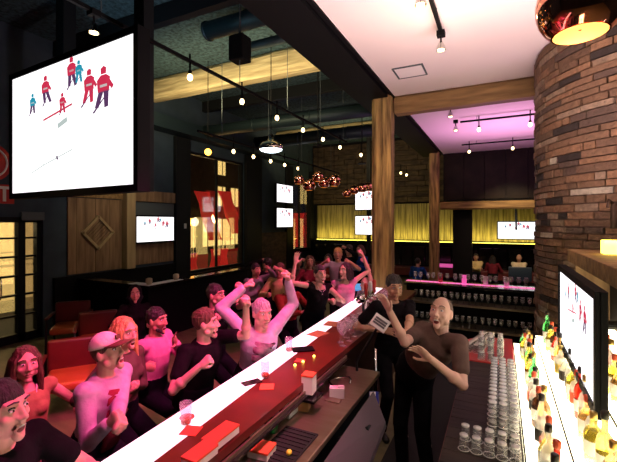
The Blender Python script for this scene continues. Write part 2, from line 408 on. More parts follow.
for (y, x, z, lab) in ((12.6,-12,2.1,'amber street lamp seen through the middle of the street window'),(11.0,-12,2.1,'amber street lamp at the left of the street window'),(21.4,-12,2.2,'amber street lamp seen through the far window')):
    t = thing('street_lamp', lab, 'street lamp', (x,y,-.25))
    MB().tube([(x,y,-.25),(x,y,z)], .04).build('pole', 'black_steel', t); MB().ball((x,y,z+.15),.17).build('lamp_globe', 'amber_bulb' if 'middle' in lab or 'far' in lab else 'lit_shelf', t, True)
# ================================================================== SCREENS
def player(mb, x, y, s, main, legs, lean, z):
    """tiny hockey player, flat on the screen"""
    def poly(m_, pts):
        mb.m = m_; mb.pl([(x+px*s, y+py*s) for px, py in pts], z)
    poly(legs, [(-.22,-.05),(.02,-.05),(-.10+lean,-.5),(-.28+lean,-.48)])
    poly(legs, [(.0,-.05),(.24,-.05),(.34+lean,-.5),(.16+lean,-.52)])
    poly(main, [(-.26,-.08),(.26,-.08),(.30,.28),(.12,.38),(-.12,.38),(-.30,.26)])
    poly(main, [(.2,.32),(.46,.02),(.38,-.06),(.12,.18)])
    poly(4, [(-.16,.05),(.16,.05),(.16,.12),(-.16,.12)])
    poly(main, [(-.12,.40),(.12,.40),(.13,.56),(0,.62),(-.13,.56)])
    poly(3, [(.36,0),(.40,.02),(-.30+lean,-.62),(-.40+lean,-.60)])
class SMB(MB):
    """shapes on a screen plane: L = lower left corner, u = right, n = towards the viewer"""
    def frame(s, L, u, n): s.L, s.u, s.n = V(L), V(u), V(n)
    def pl(s, pts, z): s.add([s.L + s.u*x + V((0,0,y)) + s.n*z for x, y in pts], [list(range(len(pts)))])
def screen(name, label, L, R, h, bez=.04, depth=.07, detail=True, group=None, mount=None, fm='black'):
    L, R = V(L), V(R); R.z = L.z; W_ = (R-L).length; u = (R-L).normalized(); n = u.cross(V((0,0,1)))
    t = thing(name, label, 'screen', (L+R)/2, group)
    c = (L+R)/2 + V((0,0,h/2)) - n*depth/2
    f = MB(); f.obox(c - n*.004, u*(W_/2+bez), n*(depth/2), V((0,0,h/2+bez)))
    for sg in (-1,1):
        f.obox(c+u*sg*(W_/2+bez/2)+n*(depth/2+.004), u*bez/2, n*.012, V((0,0,h/2+bez)))
        f.obox(c+V((0,0,sg*(h/2+bez/2)))+n*(depth/2+.004), u*(W_/2), n*.012, V((0,0,bez/2)))
    fo = f.build('frame', fm, t)
    s = SMB(); s.frame(L, u, n); s.m = 0; s.pl([(0,0),(W_,0),(W_,h),(0,h)], .004)
    k = 0
    for (pu, pv, sz, main, legs, ln) in ((.208,.73,.15,2,3,-.05),(.33,.81,.20,1,3,.15),(.48,.665,.14,1,1,.0),(.556,.88,.20,1,3,.05),(.615,.865,.15,2,2,.0),(.695,.73,.22,1,1,-.1),(.80,.69,.26,1,3,-.12)):
        k += 1; player(s, pu*W_, pv*h, sz*h, main, legs, ln, .005+.0006*k)
    def line(a, b, w_, m_):
        s.m = m_; a = V((a[0]*W_, a[1]*h, 0)); b = V((b[0]*W_, b[1]*h, 0)); d_ = (b-a).normalized(); q = V((-d_.y, d_.x, 0))*w_*h
        s.pl([tuple((a-q)[:2]), tuple((b-q)[:2]), tuple((b+q)[:2]), tuple((a+q)[:2])], .0048)
    line((.31,.575),(.56,.645),.008,1)
    for a, b in (((.31,.575),(.31,.21)),((.56,.645),(.56,.30)),((.31,.21),(.56,.30)),((.42,.60),(.42,.27)),((.31,.21),(.20,.16))): line(a, b, .0045, 4)
    line((.43,.27),(.44,.24),.012,3); line((.44,.5),(.52,.54),.02,4)
    s.build('screen', ['screen_white','screen_red','screen_blue','screen_dark','screen_grey'], t)
    if mount:
        MB().tube([c - n*depth/2, V(mount)], .03).build('mount', 'black_steel', t)
    return t
Rb, Lb = at(134.5,185,3.8), at(13,193.6,5.05)
big = screen('projection_screen', 'huge white screen showing a hockey goal scene, hung upper left', Lb, Rb, 1.49, .07, .12, fm='black')
pc = at(144,180,4.35)
tag(MB().box((pc.x-.14,pc.y-.02,2.6),(pc.x+.02,pc.y+.12,HZ)).build('steel_column', 'black_steel'), 'thin black hanger post rising beside the huge screen', 'column')
pc = at(66,40,6.2)
tag(MB().box((pc.x-.1,pc.y-.1,2.9),(pc.x+.1,pc.y+.1,HZ)).build('steel_column', 'black_steel'), 'black hanger post behind the huge screen', 'column')
screen('television', 'television on the left wall beside the yellow timber post', (WX+.16,6.44,1.76), (WX+.16,7.62,1.76), .62, .04, .07)
screen('television', 'upper of the two stacked televisions between the street windows', (WX+.42,12.5,3.02), (WX+.42,13.75,3.02), .68, .04, .07)
screen('television', 'lower of the two stacked televisions between the street windows', (WX+.42,12.5,2.06), (WX+.42,13.75,2.06), .72, .04, .07)
a = at(498,241,12.9); b = at(530.5,241,12.9)
q = at(498,238.5,13.1); e_ = at(530.5,239.2,12.6); e_.z = q.z
e_ = V((q.x + 1.1, q.y, q.z))
screen('television', 'television hung below the black panels in front of the yellow planks', q, e_, .56, .03, .06, mount=(q.x+.5,13.6,2.75))
q = at(355.5,213-0,14.6); q = V((q.x,q.y,0))
z1, z2 = 2.25+(222-210)*14.9/385, 2.25-(234-222)*14.9/385
qu = V((.95,-.10,0)).normalized()
for z, lab in ((z1,'upper of the two small screens left of the thick timber column'),(z2,'lower of the two small screens left of the thick timber column')):
    L = V((q.x,q.y,z)); screen('television', lab, L, L+qu*.98, .68, .03, .07)
tag(MB().box((q.x+.4,q.y+.1,1.2),(q.x+.55,q.y+.2,5.8)).build('steel_column', 'black_steel'), 'black pole holding the two small screens', 'pole')
tvx = .447
screen('television', 'large television over the back bar, leaning out from the brick tower', (tvx,3.78,1.29), (tvx,2.45,1.29), .56, .045, .035, mount=(.9,3.1,1.6), fm='black')
# ================================================================== TRACKS AND BULBS
def track(lab, a, b, wires, top):
    t = thing('lighting_track', lab, 'lighting track', (V(a)+V(b))/2)
    a, b = V(a), V(b); d_ = (b-a).normalized(); s_ = V((-d_.y, d_.x, 0))
    MB().obox((a+b)/2, d_*((b-a).length/2), s_*.02, V((0,0,.018))).build('rail', 'black', t)
    for f in wires:
        p = a.lerp(b, f); MB().tube([p, V((p.x,p.y,top))], .006, 6).build('suspension_wire', 'grey_band', t)
    return t
TX, TZ = -3.54, 4.30
track('long black lighting track crossing the dark ceiling beside the huge screen', (TX,1.2,TZ), (TX,9.3,TZ), (.16,.44,.62,.80,.97), HZ)
track('second black lighting track nearer the street windows', (-5.05,5.5,3.95), (-5.05,12.5,3.95), (.1,.35,.6,.9), HZ)
track('short black track on the near pink ceiling', (-.62,.3,4.47), (-.62,4.78,4.47), (.1,.5,.9), CZ)
track('black track across the pink ceiling behind the timber beam', (-.80,9.16,4.47), (2.6,9.16,4.47), (.1,.6), CZ)
track('farthest black track across the pink ceiling', (-1.0,11.9,4.47), (2.9,11.9,4.47), (.1,.6), CZ)
def bulb(p, lab, top, group, r=.045):
    t = thing('hanging_bulb', lab, 'light bulb', (0,0,0), group)
    MB().lathe((0,0,0), [(.012,.30),(.012,.09),(.024,.085),(.026,.045),(.018,.04)], 10).build('socket', 'black', t, True)
    MB().lathe((0,0,0), [(.004,-.044),(.020,-.038),(.034,-.017),(.036,.0),(.031,.022),(.019,.044)], 12).build('bulb_glass', 'bulb', t, True)
    t.location = p; return t
b0 = None; BUL = []
def put_bulb(p, lab, group):
    global b0
    p = V(p)
    if b0 is None: b0 = bulb(p, lab, 0, group)
    else: dup(b0, p, None, lab, group)
    BUL.append(p)
for i, px in enumerate((190,242,277,303,323,340)):
    p = atx(px, 100, TX); put_bulb((TX, p.y, TZ-.21), ('nearest','second nearest','third nearest','fourth nearest','fifth nearest','farthest')[i] + ' clear bulb hanging from the long black track', 'bulbs on the long track')
for i, px in enumerate((233.5,253.5,270.6,284.7,298)):
    p = atx(px, 160, -5.05); put_bulb((-5.05, p.y, 3.95-.21), ('first','second','third','fourth','last')[i] + ' bulb from the left on the low track near the windows', 'bulbs on the window track')
for px, py, d_, lab in ((361,155,9.6,'lone bulb glowing just left of the thick timber column'),(400.8,173,13.5,'left of two tiny bulbs between the timber columns'),(406.5,175,13.5,'right of two tiny bulbs between the timber columns')):
    p = at(px,py,d_); put_bulb(p, lab, None if 'lone' in lab else 'bulbs between the columns')
    MB().tube([p+V((0,0,.3)), V((p.x,p.y,HZ))], .005, 6).build('cord', 'black', [o for o in COL.objects if o.get('label') == lab][0]) if False else None
for x, y, lab in ((-.42,9.16,'left bulb on the track behind the timber beam'),(.55,9.16,'right bulb on the track behind the timber beam'),(-.80,11.9,'left bulb on the farthest ceiling track'),(.30,11.9,'right bulb on the farthest ceiling track')):
    put_bulb((x,y,4.26), lab, 'bulbs under the pink ceiling')
# spot heads
sp0 = thing('track_spotlight', 'spotlight with a glowing lamp at the end of the short pink ceiling track', 'spotlight', (0,0,0))
MB().obox((0,0,.16), V((.045,0,0)), V((0,.045,0)), V((0,0,.03))).tube([(0,0,.16),(0,0,.06)], .010).build('bracket', 'black', sp0)
MB().lathe((0,0,0), [(.018,.07),(.030,.05),(.048,.0),(.052,-.03)], 14, False).build('reflector', 'chrome', sp0, True)
MB().ball((0,0,-.01), .036).build('lamp', 'bulb', sp0, True)
sp0.location = (-.62,4.70,4.28)
dup(sp0, (-.66,3.64,4.28), None, 'spotlight on the short ceiling track, cut by the top of the picture')
dup(sp0, (TX,2.42,TZ-.18), None, 'bright spotlight hanging above the huge screen')
dup(sp0, (-.85,7.75,4.28), None, 'spotlight just behind the timber beam, higher one')
dup(sp0, (-.85,8.70,4.22), None, 'spotlight just behind the timber beam, lower one')
vt = thing('ceiling_hatch', 'small square hatch outlined in the near pink ceiling', 'hatch', at(410,72,5.9))
c = V(vt.location); c.z = CZ-.006
MB().obox(c, V((.20,0,0)), V((0,.20,0)), V((0,0,.006))).build('hatch_cover', 'white_panel', vt)
hf = MB()
for sx in (-1,1): hf.obox(c+V((sx*.215,0,0)), V((.012,0,0)), V((0,.225,0)), V((0,0,.010))).obox(c+V((0,sx*.215,0)), V((.2,0,0)), V((0,.012,0)), V((0,0,.010)))
hf.build('hatch_frame', 'grey_band', vt)
# amber lamp, industrial pendant
t = thing('amber_lamp', 'bright amber round lamp high between the huge screen and the window', 'lamp', at(208,152,8.6)); c = V(t.location)
MB().ball(c, .075).build('bulb_glass', 'amber_bulb', t, True); MB().tube([c+V((0,0,.07)), V((c.x,c.y,HZ))], .008).build('cord', 'black', t)
t = thing('industrial_pendant', 'silver white pendant lamp glowing in the middle of the dark ceiling', 'pendant lamp', at(271,146,7.4)); c = V(t.location)
MB().lathe(c, [(.05,.22),(.06,.12),(.10,.08),(.20,.05),(.235,-.02),(.225,-.07)], 20, False).build('lamp_shade', 'chrome', t, True)
MB().lathe(c, [(.22,-.05),(.20,-.09),(.10,-.12),(.01,-.125)], 20).build('diffuser', 'bulb_white', t, True)
MB().tube([c+V((0,0,.2)), V((c.x,c.y,HZ))], .008).build('cord', 'black', t)
# copper lamps
def globe(parent, c, r):
    MB().lathe(c, [(r*math.sin(math.radians(a)), r*math.cos(math.radians(a))) for a in (2,12,25,40,55,70,85,100,115,128,140)], 28, False).build('globe', 'copper', parent, True)
    MB().lathe(c, [(r*.60,-r*.77),(r*.40,-r*.70),(.01,-r*.67)], 20, False).build('lamp_opening', 'copper_in', parent, True)
t = thing('copper_pendant', 'large mirrored copper globe pendant at the top right', 'pendant lamp', at(580,4,2.5)); c = V(t.location)
globe(t, c, .255); MB().tube([c+V((0,0,.25)), V((c.x,c.y,CZ))], .008).build('cord', 'black', t)
def cluster(lab, pts, d_):
    c0 = at(*pts[0][:2], d_); t = thing('copper_chandelier', lab, 'chandelier', (c0.x,c0.y,c0.z+.5))
    for i, (px, py, r) in enumerate(pts):
        c = at(px, py, d_ + (.25 if i % 2 else -.2)); rr = r*d_/385
        MB().lathe(c, [(rr*math.sin(math.radians(a)), rr*math.cos(math.radians(a))) for a in (2,15,32,50,70,90,110,128,142)], 16, False).build('globe', 'copper', t, True)
        MB().lathe(c, [(rr*.58,-rr*.76),(.01,-rr*.70)], 12, False).build('lamp_opening', 'copper_in', t, True)
        MB().tube([c+V((0,0,rr)), V((c.x,c.y,c.z+.75))], .006, 6).build('stem', 'black', t)
    c1 = at(pts[len(pts)//2][0], pts[0][1], d_)
    MB().lathe((c1.x,c1.y,c0.z+.72), [(.10,0),(.10,.03)], 20).tube([(c1.x,c1.y,c0.z+.74),(c1.x,c1.y,HZ)], .012).build('canopy', 'black', t)
cluster('cluster of copper globes hanging left of the thick timber column', ((299,180,5),(309,185,7),(318,177,5.5),(324,183,6),(334,181,6.5)), 8.2)
cluster('smaller copper globe cluster touching the timber column', ((347,193,4.5),(354,190,5),(362,188,5),(368,187,5)), 9.6)
# ducts and heater in the dark ceiling
def duct(lab, a, b, r): 
    a, b = V(a), V(b); t = thing('air_duct', lab, 'duct', (a+b)/2); MB().tube([a,b], r, 18).build('pipe', 'duct', t, True)
    n = int((b-a).length/1.3)
    for k in range(n+1): p = a.lerp(b, k/max(1,n)); MB().tube([p-(b-a).normalized()*.02, p+(b-a).normalized()*.02], r+.015, 18).build('joint_ring', 'duct', t, True)
p = at(208,32,6.6); duct('teal grey air duct ending above the yellow beam', (p.x,p.y,5.52), (-2.5,p.y,5.52), .15)
p = at(222,42,6.6); duct('thinner teal grey pipe below the air duct', (p.x,p.y+.3,5.30), (-2.9,p.y+.3,5.30), .08)
duct('long dark round duct behind the yellow beam', (-7.6,8.6,4.85), (-2.5,8.6,4.85), .16)
duct('far dark round duct near the second timber beam', (-7.6,11.2,5.0), (-2.5,11.2,5.0), .2)
p = at(240,50,5.9); t = thing('ceiling_speaker', 'black box loudspeaker hanging in front of the yellow beam', 'loudspeaker', (p.x,p.y,p.z))
MB().bbox((p.x-.13,p.y-.12,p.z-.18),(p.x+.13,p.y+.12,p.z+.2),.02).build('cabinet', 'black', t); MB().tube([p+V((0,0,.15)),V((p.x,p.y,HZ))], .015).build('bracket', 'black_steel', t)
for y in (2.5,4.6,8.9,11.3): tag(MB().box((WX,y,HZ-.30),(-2.4,y+.14,HZ-.001)).build('ceiling_joist', 'black_steel'), {2.5:'nearest black joist over the huge screen',4.6:'black joist in front of the yellow beam',8.9:'black joist just behind the yellow beam',11.3:'farthest black joist under the dark ceiling'}[y], 'joist')
# ================================================================== THE BAR
BZ = 1.07
def bl(y): return -1.69-.054*y          # outer edge
def bm_(y): return -1.443-.065*y        # white strip / red top boundary
BR = -1.29
Y0, Y1 = .2, 6.75
bar = thing('bar_counter', 'long red bar counter with a glowing white edge strip', 'bar counter', (-1.6,3.4,0))
MB().prism([(bm_(Y0)+.003,Y0),(BR,Y0),(BR,Y1),(bm_(Y1)+.003,Y1)], BZ-.05, BZ).build('red_top', 'red_top', bar)
MB().prism([(bl(Y0),Y0),(bm_(Y0),Y0),(bm_(Y1),Y1),(bl(Y1),Y1)], BZ-.05, BZ+.001).build('lit_strip', 'lit_white', bar)
MB().prism([(bl(Y0)+.16,Y0),(BR-.12,Y0),(BR-.12,Y1),(bl(Y1)+.16,Y1)], .02, BZ-.05).build('bar_front', 'bar_face', bar)
MB().prism([(bl(Y0)+.01,Y0),(bl(Y0)+.06,Y0),(bl(Y1)+.06,Y1),(bl(Y1)+.01,Y1)], BZ-.16, BZ-.05).build('edge_trim', 'red_gloss', bar)
MB().tube([(bl(Y0)+.02,Y0,.24),(bl(Y1)+.02,Y1,.24)], .022, 12).build('foot_rail', 'chrome', bar, True)
# raised dark rail along the bartender side
rl = thing('service_rail', 'dark glossy service rail along the bartender side of the bar', 'rail', (-1.26,2.7,.9))
MB().box((-1.285,.9,.975),(-1.25,3.35,.99)).build('rail_shelf', 'black_gloss', rl)
MB().box((-1.285,.9,.99),(-1.272,3.35,1.015)).build('rail_lip', 'steel', rl)
MB().box((-1.285,2.46,.955),(-1.185,2.62,.975)).build('bracket_shelf', 'black_gloss', rl)
# far return of the bar
fb = thing('bar_counter', 'far bar counter with a magenta glowing top running right of the columns', 'bar counter', (-.2,7.8,0))
MB().bbox((-1.70,7.60,BZ-.05),(.86,8.10,BZ),.008).build('bar_top', 'black_gloss', fb)
MB().box((-1.70,7.80,BZ),(.84,7.95,BZ+.004)).build('lit_strip', 'lit_bar_magenta', fb)
MB().box((-1.70,7.85,.02),(.85,8.05,BZ-.05)).build('bar_front', 'black', fb)
for z in (.30,.72): MB().box((-1.66,7.45,z),(.85,7.85,z+.03)).build('shelf', 'steel', fb)
# steel work station behind the bar
ws = thing('work_station', 'brown reflecting steel work counter behind the red bar', 'work counter', (-1.15,2.4,0))
MB().bbox((-1.40,.9,.82),(-1.0,3.5,.86),.008).build('worktop', 'steel', ws)
MB().box((-1.38,.95,.02),(-1.06,3.45,.82)).build('cabinet', 'black_steel', ws)
tag(MB().bbox((-1.0,.3,.002),(-.36,6.6,.016),.004).build('dark_floor_sheet','rubber'),'long black sheet added to darken the floor behind the bar','mat')  # added sheet, only there to make the floor here near black
# back bar counter
cx0 = -.31
cb = thing('back_counter', 'dark plank back bar counter below the brick tower', 'counter', (0,3,0))
tp = MB(); y = .6
while y < 4.05: tp.box((cx0,y,.86),(.12,min(y+.135,4.05),.90)); y += .14
tp.build('plank_top', 'counter_wood', cb)
MB().box((cx0-.004,.6,.80),(cx0+.012,4.05,.895)).build('red_edge', 'maroon', cb)
MB().box((cx0+.03,.6,.02),(.115,4.6,.85)).build('cabinet', 'black', cb)
rp = [(cx0-.02,4.07),(.12,4.07),(.12,5.0)]+[(.12-.0-.50*math.sin(q/6*PI/2), 4.62+.38*math.cos(q/6*PI/2)) for q in range(7)][1:]+[(cx0-.10,4.2)]
MB().prism(rp, .85, .905).build('red_end', 'red_gloss', cb)
# lit bottle steps
p = at(592,205,3.9)
t = thing('iron_bracket', 'small rusty iron bracket on the brick tower above the amber light box', 'bracket', p)
dv = (V((p.x,p.y,0))-V((TC.x,TC.y,0))).normalized(); q0 = V((TC.x,TC.y,0))+dv*(TR+.02); 
MB().tube([V((q0.x,q0.y,z_)) for z_ in (2.18,2.46)], .028, 10).build('plate_pipe','rust_iron' if 'rust_iron' in M else mk('rust_iron',(.07,.04,.025),.6,metal=.5),t,True)
MB().tube([V((q0.x,q0.y,2.44)), V((q0.x,q0.y,2.48))+dv*.10, V((q0.x,q0.y,2.40))+dv*.12], .014, 8).build('hook',M['rust_iron'],t,True)
bs = thing('bottle_display', 'glowing stepped bottle display shelves at the right', 'display shelf', (.5,3,0))
STEP = ((.125,.33,.93),(.33,.56,1.04),(.56,.85,1.15))
for i, (x0, x1, z) in enumerate(STEP):
    MB().box((x0+.004,.9,z-.03),(x1,4.75,z)).build('lit_step', 'lit_shelf', bs)
    MB().box((x0,.9,z-.11),(x0+.004,4.75,z+.004)).build('riser', 'lit_shelf', bs)
    MB().box((x0-.004,.9,z-.006),(x0+.004,4.75,z+.006)).build('steel_edge', 'black_steel', bs)
MB().box((.125,.9,.02),(.85,4.75,.88)).build('cabinet', 'black', bs)
MB().box((.86,.9,.0),(.90,4.85,1.30)).build('back_panel', 'lit_shelf', bs)
hd = thing('wooden_hood', 'dark brown wooden hood shelf above the back bar television', 'hood shelf', (.8,3,1.9))
MB().bbox((.60,1.2,1.86),(1.05,4.62,1.98),.01).build('hood_top', 'ledge_wood', hd)
MB().box((.93,1.2,1.30),(1.0,4.62,1.86)).build('back_panel', 'black', hd)
MB().box((.66,4.55,1.30),(.93,4.62,1.86)).build('side_panel', 'panel_wood', hd)
p = at(605,236,3.2)
al = thing('tower_wall_light', 'small amber glowing light box on the brick tower above the hood', 'wall light', p)
MB().bbox((p.x-.02,p.y-.06,1.985),(p.x+.10,p.y+.06,2.10),.01).build('glass_box', 'led_gold', al)
# ------------------------------------------------------------------ bottles
def bottle_mesh(kind, col, capc, lab=True):
    t = thing('bottle', 'x', 'bottle', (0,0,0))
    if kind == 'tall': pr = [(.03,0),(.037,.008),(.037,.17),(.030,.20),(.014,.225),(.013,.285)]; H = .285; rl_ = .0375
    elif kind == 'square': pr = [(.038,0),(.043,.01),(.043,.15),(.034,.175),(.016,.19),(.015,.225)]; H = .225; rl_ = .0437
    else: pr = [(.042,0),(.048,.012),(.046,.12),(.030,.16),(.015,.18),(.015,.215)]; H = .215; rl_ = .0478
    MB().lathe((0,0,0), pr, 14).build('bottle_glass', col, t, True)
    MB().lathe((0,0,0), [(.016,H-.004),(.017,H),(.017,H+.03),(.012,H+.034)], 10).build('cap', capc, t, True)
    MB().lathe((0,0,0), [(rl_,.05),(rl_,.12)], 14, False).build('label_band', 'label_white' if col != 'glass_clear' else capc, t, True)
    return t
CN = {'glass_green':'green','glass_red':'red','glass_amber':'amber','glass_yellow':'yellow','glass_brown':'dark brown','glass_clear':'clear'}
KN = {'tall':'tall slim','square':'stout','round':'squat rounded'}
CPN = {'cap_dark':'dark cap','cap_gold':'gold cap','paper_red':'red cap'}
protos = {}; rr = random.Random(21)
ordn = ['nearest','second','third','fourth','fifth','sixth','seventh','eighth','ninth','tenth','eleventh','twelfth','thirteenth','fourteenth','fifteenth','sixteenth','seventeenth','eighteenth','nineteenth','twentieth','twenty-first','twenty-second','twenty-third','twenty-fourth']
rows = ['lowest lit step','middle lit step','top lit step']
cols = ['glass_clear']*5+['glass_amber','glass_yellow','glass_amber','glass_brown','glass_red','glass_green','glass_yellow']
forced = {(0,5):('tall','glass_red','paper_red'),(0,4):('tall','glass_green','cap_dark'),(0,3):('square','glass_brown','cap_dark'),(0,18):('tall','glass_green','paper_red'),(0,19):('tall','glass_amber','cap_gold'),
          (1,3):('square','glass_amber','cap_dark'),(1,6):('tall','glass_yellow','cap_dark'),(1,7):('square','glass_yellow','cap_gold')}
for r_, (x0, x1, z) in enumerate(STEP):
    y = 1.45; i = 0
    while y < 4.65 and i < 24:
        kind, col, cp = forced.get((r_,i), (rr.choice(('tall','square','round')), rr.choice(cols), rr.choice(('cap_dark','cap_gold','cap_dark','paper_red'))))
        lab = '%s %s bottle with %s, %s from front on %s' % (KN[kind], CN[col], CPN[cp], ordn[i] if i else 'first', rows[r_])
        key = (kind, col, cp); loc = (x0+.10+rr.uniform(-.015,.02), y, z)
        if key not in protos:
            protos[key] = bottle_mesh(*key); o = protos[key]; o.location = loc; o['label'] = lab; o['group'] = 'bottles on the lit steps'
        else: o = dup(protos[key], loc, rr.uniform(0,6), lab, 'bottles on the lit steps')
        y += rr.uniform(.115,.15); i += 1
# ------------------------------------------------------------------ glasses
def glass_proto(name, h, r, lab, group, m='glass'):
    pr = [(r*.72,0),(r,h),(r*.93,h),(r*.64,.012),(.002,.010)]
    mb = MB().lathe((0,0,0), [(.002,0)]+pr, 14); mb.m = 1; mb.tube([(r*.985*math.cos(2*PI*k/16), r*.985*math.sin(2*PI*k/16), h) for k in range(17)], .0022, 5)
    mb.lathe((0,0,0), [(.002,-.001),(r*.74,-.001),(r*.75,.006),(.002,.006)], 14); o = mb.build(name, [m,'glass_rim_glint'], None, True); return tag(o, lab, 'glass', group)
def gcopy(o, loc, lab=None, group=None, up=True):
    c = o.copy(); COL.objects.link(c); c.location = loc
    if not up: c.rotation_euler = (PI,0,0)
    if lab: c['label'] = lab
    if group: c['group'] = group
    return c
# inverted tumblers in two short rows at the counter front
first = None
g0 = None
for r_, py in enumerate((430,441)):
    for i, px in enumerate((477,490,504,518,532)):
        p = V((-.195+.068*i, (2.58,2.46)[r_], .988))
        lab = '%s inverted tumbler from the left in the %s pair row' % (('first','second','third','fourth','last')[i], ('far','near')[r_])
        if g0 is None: g0 = glass_proto('tumbler', .085, .032, lab, 'inverted tumblers on the counter'); g0.location = p; g0.rotation_euler = (PI,0,0)
        else: gcopy(g0, p, lab, 'inverted tumblers on the counter', False)
# stacked shot glasses in three files running back along the counter
k = 0
for f, (xx, nm) in enumerate(((-.045,'left'),(.015,'middle'),(.075,'right'))):
    for r_ in range(14):
        y = 2.72 + r_*.068
        for lv in range(3):
            gcopy(g0, (xx, y, .984+lv*.062), 'tumblers stacked three high in the %s long file on the dark counter' % nm, 'stacked tumblers, %s file' % nm, False)
# cups stacked on their side on the red end
for f in range(3):
    for q in range(9):
        c = gcopy(g0, (-.17+f*.085, 4.12, .99+.0*q), 'upright stack of clear glasses on the red counter end', 'glasses piled on the red counter end', False); c.location = (-.17+f*.085, 4.14+.07*(q%3), .99+.075*(q//3))
for q in range(26):
    x_ = -.30+(q%2)*.075; y_ = 4.32+.045*(q//2)
    if x_**2 < 9: gcopy(g0, (x_+.012*(q//2), min(y_,4.85), .99), 'small glasses lined up along the red counter end', 'glasses lined along the red end', False)
# wine glasses: far bar shelves, far bar top, bar end
def wine(loc, lab, group, sc_=1.0, p=[None]):
    if p[0] is None:
        o = MB().lathe((0,0,0), [(.001,0),(.034,.001),(.034,.004),(.006,.010),(.0045,.085),(.012,.095),(.034,.125),(.038,.155),(.031,.20),(.029,.20),(.036,.155),(.031,.127),(.008,.100),(.001,.098)], 12); o.m = 1; o.tube([(.030*math.cos(2*PI*k/12),.030*math.sin(2*PI*k/12),.20) for k in range(13)], .0018, 5); o = o.build('wine_glass', ['glass','glass_rim_glint'], None, True)
        tag(o, lab, 'glass', group); o.location = loc; p[0] = o; return o
    return gcopy(p[0], loc, lab, group)
rr = random.Random(4)
for i in range(21): wine((-1.45+i*.105+rr.uniform(-.01,.01), 7.55, .751), 'wine glasses on the upper shelf below the far bar', 'glasses on the far bar upper shelf')
for i in range(21): wine((-1.45+i*.105+rr.uniform(-.01,.01), 7.55, .331), 'wine glasses on the lower shelf below the far bar', 'glasses on the far bar lower shelf')
for i in range(19): wine((-1.50+i*.12+rr.uniform(-.02,.02), 7.70+rr.uniform(-.02,.02), BZ+.005), 'wine glasses standing on the magenta lit far bar', 'glasses on the far bar top')
for i in range(14): wine((-1.40+(i%2)*.07, 4.55+(i//2)*.10, BZ+.003), 'clear wine glasses crowded behind the tap tower', 'wine glasses at the bar end')
for i in range(8): wine((-1.50+(i%2)*.08, 5.3+(i//2)*.13, BZ+.003), 'clear wine glasses near the thick timber column', 'wine glasses by the column')
# coloured drinks and things on the far bar top
for x, m_, lab in ((-1.05,'glass_red','red drink glass on the far bar left of the middle'),(-.62,'lit_magenta','magenta glowing cup at the middle of the far bar'),(-.25,'glass_clear','clear jar on the far bar under the man in the pale yellow shirt'),(.10,'paper','white cup at the right end of the far bar')):
    o = MB().lathe((x,7.9,BZ+.005), [(.04,0),(.05,.16),(.045,.16),(.036,.01)], 12).build('drink', m_, None, True); tag(o, lab, 'drink')
# ------------------------------------------------------------------ things on the bar
def drink(px, py, lab, m_='amber_drink', h=.085, r=.037):
    p = atz(px, py, BZ); t = thing('drink_glass', lab, 'glass', (p.x,p.y,BZ))
    b = V((p.x,p.y,BZ+.0035)); MB().lathe(b, [(.002,0),(r*.8,0),(r,h*1.5),(r*.94,h*1.5),(r*.74,.008),(.002,.008)], 16).build('tumbler', 'glass', t, True)
    MB().lathe(b, [(.002,.009),(r*.74,.009),(r*.80,h*.35),(.002,h*.35)], 14).build('liquid', m_, t, True)
drink(186,425,'clear tumbler with a little red drink at the near end of the bar')
drink(265,378,'clear tumbler with red drink on a coaster in the middle of the bar')
drink(289,352,'clear tumbler with pink drink beside the dark folder')
def flat(name, px, py, w_, l_, m_, lab, cat, rot=0, h=.003, z=BZ):
    p = atz(px, py, z); u = V((math.cos(rot),math.sin(rot),0)); v = V((-u.y,u.x,0))
    return tag(MB().obox((p.x,p.y,z+h/2+.001), u*w_/2, v*l_/2, V((0,0,h/2))).build(name, m_), lab, cat)
def coaster(px, py, lab):
    p = atz(px, py, BZ); tag(MB().lathe((p.x,p.y,BZ+.001), [(.045,0),(.045,.003)], 18).build('coaster', 'paper_red'), lab, 'coaster')
coaster(187,417.5,'round orange coaster beyond the near drink'); 
flat('napkin', 191, 431, .10,.10,'paper_red','orange square napkin beside the near drink','napkin',.3)
flat('napkin', 267, 387, .10,.10,'paper_red','orange square napkin beside the middle drink','napkin',.5)
flat('smartphone', 251.5,383, .07,.14,'black_gloss','black smartphone lying on the glowing white strip','phone',-.5,.008)
flat('bill_folder', 303,350, .12,.2,'black','black bill folder lying across the bar edge','folder',-.9,.012)
flat('menu_card', 318,334, .16,.2,'cardboard','pale orange menu card flat on the far end of the glowing strip','menu',-.2,.004)
flat('menu_card', 332,324, .16,.2,'cardboard','pale orange menu card nearest the tap tower','menu',.1,.004)
flat('napkin', 300,361, .08,.08,'paper_red','red napkin under the folder','napkin',.2)
pn = None
for (px,py,lab) in ((295,366,'left of three small amber studs on the red bar'),(303,362.5,'middle of three small amber studs on the red bar'),(314,357,'right of three small amber studs on the red bar')):
    p = atz(px,py,BZ); tag(MB().ball((p.x,p.y,BZ+.008),.011).build('amber_stud','led_gold',None,True), lab, 'light')
